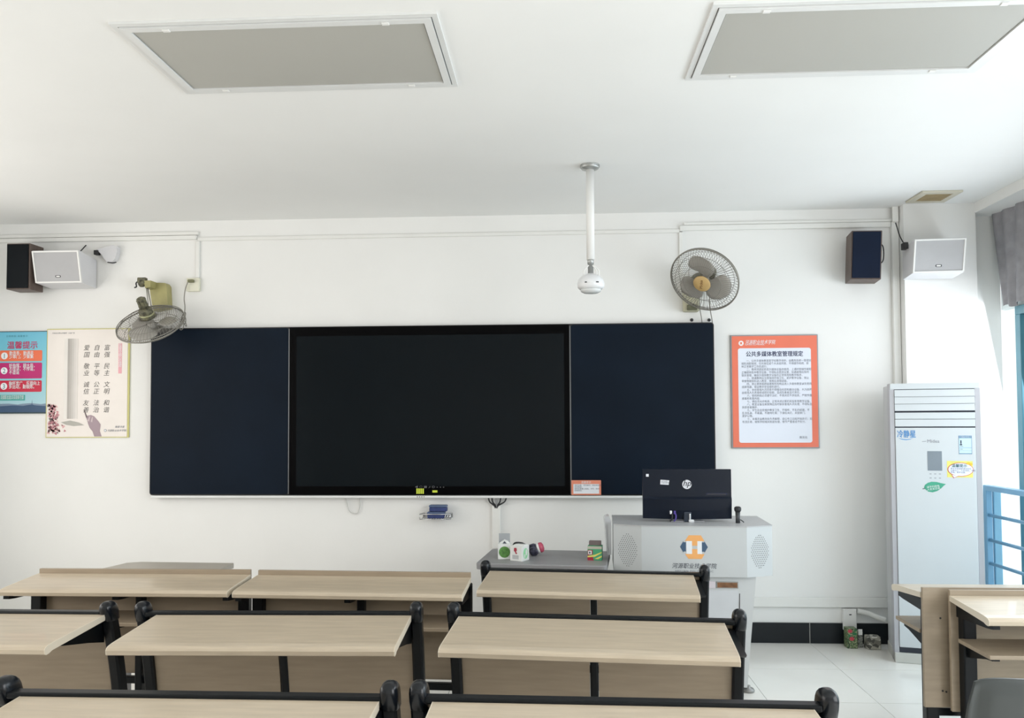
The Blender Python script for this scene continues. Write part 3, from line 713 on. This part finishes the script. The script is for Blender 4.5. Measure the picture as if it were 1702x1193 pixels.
flat('flower_print', [ell(-.015, .118, .016, .012, 9), ell(-.004, .066, .017, .014, 9)], mat('red_flower_print', sr(200, 70, 85), .5), t, front(0, -.0345, 0))
flat('leaf_print', [ell(.015, .100, .016, .010, 7), ell(-.02, .088, .010, .008, 7), ell(.02, .122, .009, .008, 7)], mat('green_leaf_print', sr(45, 120, 75), .5), t, front(0, -.0345, 0))
t = thing('carton', 'small grey carton on the floor between flowery carton and crinkled pack', 'box', (2.088, -.085, 0))
MB().box(-.017, .017, -.02, .02, 0, .11, bev=.002, seg=1).build('box', m_pattern('grey_carton', [(110, 115, 108), (85, 90, 85), (140, 142, 136)], 120), t)
MB().box(-.014, .014, -.022, -.018, .085, .125, bev=.003).build('tab', m_white, t)
t = thing('crinkled_pack', 'square pack in crinkled clear wrap on the floor by air conditioner', 'pack', (2.16, -.128, 0))
b = MB(); random.seed(3)
b.box(-.045, .045, -.032, .032, 0, .088, bev=.006)
bmesh.ops.subdivide_edges(b.bm, edges=b.bm.edges[:], cuts=2, use_grid_fill=True)
for v in b.bm.verts:
    if v.co.z > .004: v.co += Vector((random.uniform(-1, 1), random.uniform(-1, 1), random.uniform(-1, 1)))*.0028
b.build('wrap', m_pattern('crinkled_wrap', [(120, 118, 108), (165, 162, 150), (80, 80, 74), (190, 188, 178)], 45), t)
MB().tube([(-.046, -.02, .08), (.0, -.036, .086), (.046, -.02, .082)], .003, 5).build('wrap_fold', m_white, t)

# ================================================================== LECTERN
pod = thing('lectern', 'grey steel teaching lectern with angled perforated wings and orange emblem', 'lectern', (.79, -1.12, 0), R(-3))
m_pm = mat('light_grey_steel', (.53, .56, .57), .4, var=.01); m_pl = mat('pale_lectern_body', (.60, .63, .64), .4, var=.01)
Z0, Z1 = .672, .957
P = [(-.296, 0), (.296, 0), (.452, .075), (.452, .52), (-.455, .52), (-.455, .075)]
MB().prism(P, 'z', Z0, Z1-.003).build('top_box', m_pm, pod)
MB().prism([(x*1.004, y*1.004-.002) for x, y in P], 'z', Z1-.003, Z1+.004).build('top_edge', mat('lectern_top', (.46, .47, .48), .4), pod)
# tapered body
b = MB()
b.loops([[(-.30, .06, .035), (.298, .06, .035), (.298, .46, .035), (-.30, .46, .035)], [(-.352, .04, Z0), (.352, .04, Z0), (.352, .48, Z0), (-.352, .48, Z0)]])
b.build('body', m_pl, pod)
def tz(z): return .06-.02*(z-.035)/(Z0-.035)-.002
MB().loops([[(-.235, tz(.10), .10), (.235, tz(.10), .10), (.235, tz(.10)+.01, .10), (-.235, tz(.10)+.01, .10)], [(-.245, tz(.588), .588), (.250, tz(.588), .588), (.250, tz(.588)+.01, .588), (-.245, tz(.588)+.01, .588)]]).build('door', mat('lectern_door', (.62, .65, .68), .35), pod)
flat('door_gap', [[(.250, .10), (.254, .10), (.262, .595), (.257, .595)], rc(-.25, .257, .592, .595)], m_gap, pod, front(0, tz(.35)-.004, 0), h=.001)
MB().box(.128, .252, tz(.62)-.004, tz(.62)+.004, .602, .640, bev=.002).build('slot_frame', mat('grey_slot_frame', (.35, .35, .33), .4), pod)
MB().box(.134, .246, tz(.62)-.0055, tz(.62)-.004, .607, .635).build('slot', mat('brown_slot', (.22, .10, .04), .5, var=.4, scale=30), pod)
MB().box(.06, .122, tz(.62)-.003, tz(.62)+.004, .602, .640).build('lock_plate', mat('pink_white_label', (.70, .66, .70), .5), pod)
for sx in (-1, 1):
    for y in (.10, .42): MB().lathe([(.034, 0.0), (.036, .010), (.030, .02), (.012, .024), (.012, .036)], 18, Matrix.Translation((sx*.31, y, 0))).build('foot', mat('grey_foot', (.30, .30, .29), .4, metal=.4), pod)
# perforations in the wings
m_hole = mat('speaker_hole', (.03, .035, .04), .7)
for sx in (-1, 1):
    e0 = Vector((sx*.296, 0, 0)); e1 = Vector((sx*.4535, .075, 0)); d = (e1-e0); L = d.length; d.normalize()
    nrm = Vector((d.y*sx, -abs(d.x), 0)).normalized()
    if sx > 0: u = d
    else: u = -d
    Mw = Matrix(((u.x, 0, nrm.x, 0), (u.y, 0, nrm.y, 0), (0, 1, 0, 0), (0, 0, 0, 1)))
    cpt = (e0+e1)/2; Mw.translation = Vector((cpt.x, cpt.y, (Z0+Z1)/2-.0)) + nrm*.0003
    dots = []
    for r in range(-8, 9):
        for c_ in range(-5, 6):
            uu = c_*.0125+(0 if r % 2 else .00625); vv = r*.0115
            if (uu/.058)**2+(vv/.096)**2 < 1: dots.append(ell(uu, vv, .0026, .0026, 6))
    o = flat('speaker_perforations', dots, m_hole, pod, Mw, h=.0004); o['kind'] = 'stuff'
# emblem
Me = front(0, -.0004, 0)
def zp(P, s=.00070): return [((x-860)*s, .842-(y-738)*s) for x, y in P]
m_eo = mat('emblem_orange', sr(236, 172, 104), .5); m_en = mat('emblem_navy', sr(62, 88, 116), .5); m_ew = mat('emblem_white', (.78, .82, .86), .5)
flat('emblem_ground', [zp([(800, 690), (845, 690), (845, 795), (800, 795)]), zp([(888, 690), (925, 690), (925, 795), (888, 795)])], m_ew, pod, Me, h=.0004)
flat('emblem_bar', [zp([(820, 643), (917, 643), (945, 690), (888, 690), (888, 728), (845, 728), (845, 690), (788, 690)])], m_eo, pod, Me)
flat('emblem_bar', [zp([(845, 755), (888, 755), (888, 795), (945, 795), (922, 835), (815, 835), (788, 795), (845, 795)])], m_eo, pod, Me)
flat('emblem_arrow', [zp([(748, 738), (776, 690), (776, 700), (796, 700), (796, 776), (776, 776), (776, 786)])], m_en, pod, Me)
flat('emblem_arrow', [zp([(972, 738), (944, 690), (944, 700), (924, 700), (924, 776), (944, 776), (944, 786)])], m_en, pod, Me)
text('河源职业技术学院', .033, 0, .722, m_ink, pod, Me, align='CENTER', shear=.15, sx=.95)
text('HEYUAN POLYTECHNIC', .0165, 0, .699, m_gink, pod, Me, align='CENTER', sp=1.15, sx=1.07)
# monitor seen from behind
mon = thing('monitor', 'black computer monitor seen from behind, standing on the lectern', 'monitor', (.788, -.90, Z1+.004), R(-2))
m_mb = mat('black_monitor_shell', (.004, .008, .018), .35, var=.08, spec=.25)
b = MB(); W2, zb, zt = .262, .018, .312
rings = []
for k in range(11):
    u = k/10; x = -W2+2*W2*u; bul = .014*math.sin(PI*u); dz = -.004*math.sin(PI*u)
    rings.append([(x, .012, zb-dz*-1), (x, -.012-bul*.6, zb-dz*-1), (x, -.016-bul, zb+.05), (x, -.022-bul, .135), (x, -.012-bul*.5, .148), (x, -.010-bul*.4, zt), (x, .012, zt)])
b.loops(rings, smooth=False); b.build('back_shell', m_mb, mon)
MB().box(-W2, W2, .012, .022, zb+.004, zt, bev=.003).build('screen_bezel', m_mb, mon)
MB().box(-.022, .022, -.040, -.012, -.0, .06, bev=.005).build('stand_neck', mat('dark_stand', (.02, .03, .05), .3), mon)
MB().box(.006, .017, -.052, -.040, .012, .052, bev=.003).build('silver_strip', m_chrome, mon)
MB().box(-.10, .10, -.03, .09, 0, .006, bev=.003).build('stand_base', mat('grey_stand_base', (.35, .35, .37), .3), mon)
MB().box(.005, .035, -.058, -.03, 0, .016, bev=.004).build('clear_clip', mat('clip_white', (.7, .72, .74), .3), mon)
Mm = front(0, -.0165, .0)
flat('logo_disc', [ell(0.0, .222, .0275, .0275, 32)], mat('white_logo_print', (.75, .77, .82), .4), mon, Mm, h=.003)
text('hp', .050, -.0005, .213, m_mb, mon, Mm, align='CENTER', shear=.28, lift=.0034, bold=.0002)
flat('asset_sticker', [[(-.158, .222), (-.108, .219), (-.104, .246), (-.156, .250)]], m_paper, mon, Mm, h=.0035)
text('资产标签\n多媒体教室', .0095, -.152, .237, m_gink, mon, Mm, lift=.004)
flat('small_sticker', [rc(-.242, -.226, .268, .284)], m_paper, mon, Mm, h=.004)
flat('vent_recess', [rrect(.112, .236, .158, .172, .004)], mat('navy_gloss', (.012, .018, .05), .25), mon, Mm, h=.003)
flat('vent_slot', [rrect(.118, .230, .161, .167, .002)], m_dark, mon, Mm, h=.0004, lift=.0031)
for (x, c) in ((-.098, m_dark), (-.076, mat('violet_cable', (.08, .05, .30), .4))):
    MB().tube(catmull([(x, -.03, .058), (x+.006, -.045, .04), (x+.004, -.05, .02), (x-.006, -.045, .004)]), .0045, 6).build('cable', c, mon)
    MB().box(x-.006, x+.006, -.042, -.025, .046, .066, bev=.002).build('cable_plug', m_whp if c is m_dark else c, mon)
mic = thing('microphone', 'black handheld microphone standing upright on the lectern top', 'microphone', (1.072, -.98, Z1+.004))
MB().lathe([(.0135, 0), (.0125, .03), (.0145, .066)], 16).build('handle', mat('dark_mic_body', (.05, .055, .06), .35, metal=.4), mic)
MB().lathe([(.0145, .066), (.019, .072), (.021, .082), (.019, .092), (.012, .097)], 16).build('head', mat('black_mic_mesh', (.02, .022, .026), .6, bump=.5, bscale=500), mic)
MB().tube([(.014, 0, .02), (.026, -.004, .012), (.034, -.004, .004)], .003, 6).build('switch_clip', m_dark, mic)
# clear document pocket hanging on the lectern's left side
t = thing('document_pocket', 'clear plastic pocket of papers fixed to the lectern left side', 'pocket', (.312, -.86, .80))
m_clr = mat('clear_plastic', (.82, .84, .86), .15, trans=.6)
MB().prism([(-.028, .115), (-.024, .125), (.0, .135), (.012, .10), (.012, -.10), (-.012, -.10)], 'y', -.05, .05).build('pocket', m_clr, t)
MB().prism([(-.020, .11), (-.008, .12), (-.001, -.09), (-.008, -.09)], 'y', -.04, .04).build('papers', m_paper, t)
t.location.x = .322; t.location.z = .86

# ================================================================== GREY TABLE WITH BOXES
TZ = .73
t = thing('folding_table', 'grey plastic folding table under the blackboard beside the lectern', 'table', (-.06, -.79, 0), R(-6))
m_tt = mat('grey_table_plastic', (.29, .29, .30), .45, var=.03); 
P = rrect(-.385, .385, -.29, .24, .03)
MB().loops([[(u, v, TZ-.038) for u, v in P], [(u*1.004, v*1.004, TZ-.006) for u, v in P], [(u*.992, v*.99, TZ) for u, v in P]]).build('table_top', m_tt, t)
for y in (-.22, .17):
    for x in (-.33, .33):
        MB().tube([(x, y, 0), (x*.98, y, TZ-.06), (x*.92, y, TZ-.04)], .011, 8).build('leg', m_grey, t)
    MB().tube([(-.33, y, TZ-.052), (.33, y, TZ-.052)], .010, 8).build('frame_bar', m_chrome, t)
m_bw = mat('white_carton', (.76, .78, .76), .5, var=.02); m_bg = mat('grey_print', (.36, .38, .40), .5); m_grn = mat('green_ball_print', sr(90, 140, 70), .5, var=.35, scale=60)
m_red = mat('red_print', sr(165, 40, 62), .5); m_lgrn = mat('light_green_print', sr(150, 215, 165), .5)
t = thing('chalk_box', 'open white box with green ball print and raised grey flap', 'box', (-.312, -.875, TZ), R(2), 'printed boxes on the grey table')
MB().box(-.040, .040, -.036, .036, 0, .092, bev=.002, seg=1).build('carton', m_bw, t)
MB().box(-.036, .032, .030, .034, .092, .148, bev=.001, seg=1).build('flap', m_bg, t)
MB().prism([(-.034, .093), (.034, .093), (.02, .108), (0, .116), (-.02, .104)], 'y', -.02, .0).build('inner_flap', m_bw, t)
flat('green_print', [ell(0, .044, .034, .034, 24)], m_grn, t, front(0, -.0363, 0))
flat('top_print', [[(-.012, .094), (.012, .094), (0, .108)]], m_ink, t, front(0, -.0205, 0))
t = thing('chalk_box', 'white cube box with red figure and pale green print, front left', 'box', (-.218, -.935, TZ), R(-30), 'printed boxes on the grey table')
MB().box(-.042, .042, -.042, .042, 0, .088, bev=.002, seg=1).build('carton', m_bw, t)
MB().prism([(-.042, .088), (.042, .088), (.036, .096), (-.03, .094)], 'y', -.01, .03).build('lid', m_bw, t)
Mx = front(0, -.0423, 0)
flat('red_print', [[(-.012, .078), (.004, .08), (.008, .066), (.002, .056), (.010, .045), (.0, .042), (-.006, .055), (-.014, .06)]], m_red, t, Mx)
flat('text_print', [rc(-.022+k*.009, -.019+k*.009, .012, .036) for k in range(5)], m_gink, t, Mx)
My = Matrix.Rotation(R(90), 4, 'Z') @ front(0, -.0423, 0)
flat('green_print', [ell(0, .044, .026, .032, 14)], m_lgrn, t, My); flat('green_print', [ell(.008, .05, .01, .02, 6), ell(-.01, .03, .006, .012, 6)], m_bw, t, My, lift=.0007)
t = thing('round_gadget', 'round dark knobbly object with red disc lying behind the boxes', 'gadget', (-.115, -.77, TZ+.008), R(0))
Mg = Matrix.Translation((0, 0, .036)) @ Matrix.Rotation(R(72), 4, 'Y')
m_nv = mat('mottled_navy', (.05, .05, .08), .5, var=.8, scale=60)
g = MB(); g.lathe([(.012, -.055), (.028, -.05), (.034, -.03), (.034, -.008), (.03, 0)], 20, Mg)
for k in range(12): g.box(-.004, .004, .031, .0375, -.042, -.012, Mg @ Matrix.Rotation(k*PI/6, 4, 'Z'))
g.build('body', m_nv, t)
MB().lathe([(.030, 0), (.031, .014)], 20, Mg).build('white_ring', m_white, t)
MB().lathe([(.031, .014), (.033, .020), (.03, .034), (.014, .042)], 20, Mg).build('red_disc', mat('pink_red_plastic', sr(190, 80, 105), .35), t)
MB().tube(catmull([(-.15, -.01, .058), (-.135, -.01, .072), (-.10, 0, .070), (-.075, 0, .060), (-.05, 0, .045)]), .006, 6).build('handle', m_dark, t)
t = thing('chalk_box', 'small red and green box on the right end of grey table', 'box', (.237, -.90, TZ), R(-8), 'printed boxes on the grey table')
MB().box(-.043, .043, -.033, .033, 0, .085, bev=.002, seg=1).build('carton', mat('green_carton', sr(75, 165, 120), .5), t)
MB().box(-.036, .036, -.010, .025, .085, .112, bev=.002, seg=1).build('open_flap', mat('brown_grey_flap', (.18, .14, .14), .5), t)
Mx = front(0, -.0333, 0)
flat('red_print', [[(-.043, 0), (-.005, 0), (-.012, .025), (-.043, .03)], [(-.041, .03), (-.012, .035), (-.012, .062), (-.041, .062)]], m_red, t, Mx)
flat('yellow_print', [[(-.043, .018), (.0, .022), (.043, .046), (.043, .052), (.0, .034), (-.043, .026)], [(.0, .010), (.043, .03), (.043, .022), (.02, .008)]], mat('yellow_print', sr(225, 215, 110), .5), t, Mx, lift=.0007)
flat('white_print', [rc(-.038, -.018, .036, .058)], m_whp, t, Mx, lift=.0008); flat('mark_print', [rc(-.033, -.025, .040, .053)], m_ink, t, Mx, lift=.0015)
flat('top_band', [rc(-.043, .043, .068, .084)], mat('beige_band', sr(190, 185, 170), .5), t, Mx)

# ================================================================== DESKS
def top_profile(depth, th=.024, drop=.022, nose=.034):
    """outline (y, z) of a desktop whose back edge is at y=0,z=.76 and which slopes to a rolled front edge"""
    f = -depth; P = [(0, .76), (f+.05, .76-drop*(depth-.05)/depth)]
    zf = .76-drop
    P += [(f+.018, zf-.001), (f+.006, zf-.006), (f, zf-.014), (f+.003, zf-nose+.004), (f+.012, zf-nose), (f+.028, zf-nose+.002), (f+.045, zf-th-.002), (0, .76-th)]
    return P
def solid_x(name, prof, x0, x1, mt, parent, smooth=False): return MB().prism(prof, 'x', x0, x1).build(name, mt, parent)
def wedge(x, y0, y1, z_top, z_b0, z_b1, w=.03): return MB().prism([(y0, z_top), (y1, z_top-.010), (y1, z_b1), (y1+.05, z_b1-.006), (y0, z_b0)], 'x', x-w/2, x+w/2)

def flat_desk(label, xc, yb, w, rz, depth=.33, inset=.018, grp='plain pale wood desks with open shelves'):
    """older kind: panel at the back rises as a lip, shelf below, square black legs"""
    t = thing('desk', label, 'desk', (xc, yb, 0), rz, grp)
    h = w/2
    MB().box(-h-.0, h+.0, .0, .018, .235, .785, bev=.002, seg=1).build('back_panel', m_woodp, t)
    solid_x('desktop', [(y-.001, z) for y, z in top_profile(depth)], -h, h, m_wood, t)
    for s in (-1, 1): MB().prism([(y-.001, z+.0003*(1 if i < 5 else -1)) for i, (y, z) in enumerate(top_profile(depth))], 'x', s*h, s*(h+.0025)).build('edge_band', m_wedge, t)
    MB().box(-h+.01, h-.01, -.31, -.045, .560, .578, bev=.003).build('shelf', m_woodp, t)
    for x in (-h+inset, 0, h-inset):
        lw = .019 if abs(x) < .01 else .029
        MB().box(x-lw, x+lw, -.052, -.0005, .03, .735, bev=.006).build('leg', m_black, t)
        xa = x if abs(x) < .01 else math.copysign(h-.016-(inset-.018)*.6, x)
        wedge(xa, -.001, -depth+.03, .722, .665, .684).build('arm', m_black, t)
        wedge(x, -.052, -.26, .559, .495, .540).build('shelf_arm', m_black, t)
        if x < h-.1: MB().box(x+lw, x+lw+.03, -.035, -.0005, .685, .728, bev=.003, seg=1).build('corner_bracket', m_black, t)
        if abs(x) > .01: MB().box(x-.018, x+.018, -.33, .12, 0, .032, bev=.006).build('foot', m_black, t)
        else: MB().box(x-.02, x+.02, -.05, .02, 0, .032, bev=.006).build('foot', m_black, t)
    MB().box(-h+.05, h-.05, -.032, -.002, .190, .226, bev=.003, seg=1).build('low_rail', m_black, t)
    return t
def post_desk(label, xc, yb, rz, w=1.072, off=.0, grp='pale wood desks with rounded black posts'):
    """newer kind: curved black posts with domed caps carry the rail, top and panel"""
    t = thing('desk', label, 'desk', (xc, yb, 0), rz, grp)
    hp = .5835; depth = .42
    def yc(z):                     # the posts bow away from the user towards the floor
        return .125*math.sin(min(1., (.80-z)/.62)*PI/2)
    def post(x, wd, dp, z1):
        rings = []
        for k in range(10):
            z = .03+(z1-.03)*k/9; y = yc(z)
            rings.append([(x-wd/2, y-dp/2+.008, z), (x-wd/2+.008, y-dp/2, z), (x+wd/2-.008, y-dp/2, z), (x+wd/2, y-dp/2+.008, z), (x+wd/2, y+dp/2-.008, z), (x+wd/2-.008, y+dp/2, z), (x-wd/2+.008, y+dp/2, z), (x-wd/2, y+dp/2-.008, z)])
        return MB().loops(rings)
    for s in (-1, 1):
        leg = post(s*hp, .046, .062, .755).build('leg', m_black, t)
        b = MB(); rings = []
        for (z, gx, gy) in ((.722, .93, .90), (.728, 1.06, 1.08), (.755, 1.08, 1.16), (.776, 1.07, 1.12), (.790, 1.0, 1.0), (.800, .82, .80), (.8065, .52, .52), (.809, .2, .22)):
            rings.append([(s*hp+.026*gx*math.copysign(abs(math.cos(a))**.6, math.cos(a)), yc(z)+.004+.040*gy*math.copysign(abs(math.sin(a))**.75, math.sin(a)), z) for a in [2*PI*j/20 for j in range(20)]])
        b.loops(rings, smooth=True).build('post_cap', m_cap, leg)
        MB().box(s*hp-.03, s*hp+.03, -.22, .26, 0, .035, bev=.010).build('foot', m_black, t)
        xa = s*(hp-.04)
        MB().prism([(.02, .728), (-depth+.12, .712), (-depth+.14, .698), (-.10, .66), (.02, .63)], 'x', xa-.018, xa+.018).build('arm', m_black, t)
    post(0, .034, .03, .75).build('middle_post', m_black, t)
    MB().box(-hp+.02, hp-.02, -.022, .022, .748, .7685, bev=.006).build('back_rail', m_black, t)
    solid_x('desktop', [(y-.023, z-.002) for y, z in top_profile(depth-.02)], off-w/2, off+w/2, m_wood, t)
    for s in (-1, 1): MB().prism([(y-.023, z-.002+.0003*(1 if i < 5 else -1)) for i, (y, z) in enumerate(top_profile(depth-.02))], 'x', off+s*w/2, off+s*(w/2+.003)).build('edge_band', m_wedge, t)
    for s in (-1, 1):
        b = MB(); x0, x1 = (s*.019, s*(hp-.0235)); x0, x1 = min(x0, x1), max(x0, x1); rings = []
        for k in range(9):
            z = .24+(.742-.24)*k/8; y = yc(z)
            rings.append([(x0, y-.008, z), (x1, y-.008, z), (x1, y+.008, z), (x0, y+.008, z)])
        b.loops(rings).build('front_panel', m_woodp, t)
    MB().box(-hp+.02, hp-.02, yc(.2)-.015, yc(.2)+.015, .19, .226, bev=.003, seg=1).build('low_rail', m_black, t)
    return t
flat_desk('leftmost plain desk of the front row, raised back edge', -2.200, -1.583, 1.160, R(0), .31)
flat_desk('plain desk of the front row between leftmost desk and posted desk', -1.008, -1.612, 1.135, R(-2.0), .31)
post_desk('front row desk with black posts directly before the lectern', .197, -1.455, R(-5), off=-.015)
post_desk('second row desk cut off by the left picture edge', -2.492, -2.44, R(0), off=.05)
post_desk('second row desk in the middle left, its right post near centre', -1.172, -2.425, R(1.5), off=.028)
post_desk('second row desk right of centre, in front of the lectern desk', .152, -2.455, R(-4), off=-.018)
post_desk('nearest row desk at bottom left, only its back strip in view', -1.072, -3.43, R(0), off=.02)
post_desk('nearest row desk at bottom centre, only its back strip in view', .180, -3.435, R(-1), off=-.0)
# right bank: one desk turned round, one facing the front
d = flat_desk('plain desk by the window turned round, its back panel facing us', 2.265, -1.915, 1.13, R(180), .32, .046)
for sx_p, z_p in ((.487, .645), (.484, .312), (.468, .308)): MB().lathe([(.0045, 0), (.0045, .002)], 8, Matrix.Translation((sx_p, .018, z_p)) @ Matrix.Rotation(R(-90), 4, 'X')).build('screw', m_dark, d)
d = flat_desk('plain desk by the window backed against the turned desk, shelf visible', 2.363, -1.985, 1.13, R(0), .335, .062)
# small grey topped table behind the left desk
t = thing('side_table', 'low grey topped table against the front wall behind the leftmost desk', 'table', (-2.20, -1.33, 0))
P = [(-.36, -.15), (.32, -.15), (.345, .10), (.33, .13), (-.23, .155), (-.30, .12)]
MB().prism(P, 'z', .728, .752).build('table_top', mat('grey_beige_laminate', (.42, .39, .34), .4, var=.04), t)
for x in (-.27, .27):
    for y in (-.11, .09): MB().box(x-.015, x+.015, y-.015, y+.015, 0, .728, bev=.003, seg=1).build('leg', m_grey, t)
# grey plastic chair, lower right
t = thing('chair', 'grey moulded plastic chair with rounded back at the lower right', 'chair', (1.455, -3.02, 0), R(2))
m_ch = mat('dark_grey_chair_plastic', (.048, .056, .056), .42, var=.04, coat=.15)
b = MB(); rings = []
W0, ns = .25, 22
def back_pt(u, v, off):        # u -1..1 across, v 0..1 up
    hw = .245*(1-.04*v)
    top = .315
    r = min(1, abs(u))
    zz = .445+top*v*(1-.16*max(0, r-.45)**2.0/.3*v)
    x = u*hw*(1-.12*max(0, v-.75)/.25*0)
    y = -.23-.07*v+.055*r*r - off + (-.012 if .12 < v < .88 and r < .84 else 0)
    return Vector((x, y, zz))
def shell(f, nu, nv, th, name):
    b = MB(); F = [[b.bm.verts.new(f(-1+2*i/nu, j/nv, 0)) for i in range(nu+1)] for j in range(nv+1)]
    B = [[b.bm.verts.new(f(-1+2*i/nu, j/nv, th)) for i in range(nu+1)] for j in range(nv+1)]
    for j in range(nv):
        for i in range(nu):
            b.bm.faces.new((F[j][i], F[j][i+1], F[j+1][i+1], F[j+1][i])).smooth = True
            b.bm.faces.new((B[j][i], B[j+1][i], B[j+1][i+1], B[j][i+1])).smooth = True
    for j in range(nv):
        for i in (0, nu): b.bm.faces.new((F[j][i], F[j+1][i], B[j+1][i], B[j][i]))
    for i in range(nu):
        for j in (0, nv): b.bm.faces.new((F[j][i], F[j][i+1], B[j][i+1], B[j][i]))
    return b.build(name, m_ch, t)
def back2(u, v, off):
    # squircle outline at the top
    a = abs(u); k = 1.0
    p = back_pt(u, v, off)
    lim = (1-a**5)**(1/5.) if a < 1 else 0
    p.z = .445+.358*v*(.74+.26*lim)
    return p
shell(back2, 28, 16, .009, 'backrest')
def seat2(u, v, off):
    return Vector((u*.235*(1-.06*v), -.23+.44*v, .440+.02*abs(u)**2+.012*(2*v-1)**2-off))
shell(seat2, 14, 12, .010, 'seat')
for sx in (-1, 1):
    for y, dy in ((-.19, -.04), (.16, .03)): MB().tube([(sx*.19, y, .425), (sx*.215, y+dy, 0.0)], .012, 8).build('leg', m_chrome, t)
    MB().tube([(sx*.19, -.19, .425), (sx*.19, .16, .425)], .010, 8).build('seat_rail', m_chrome, t)
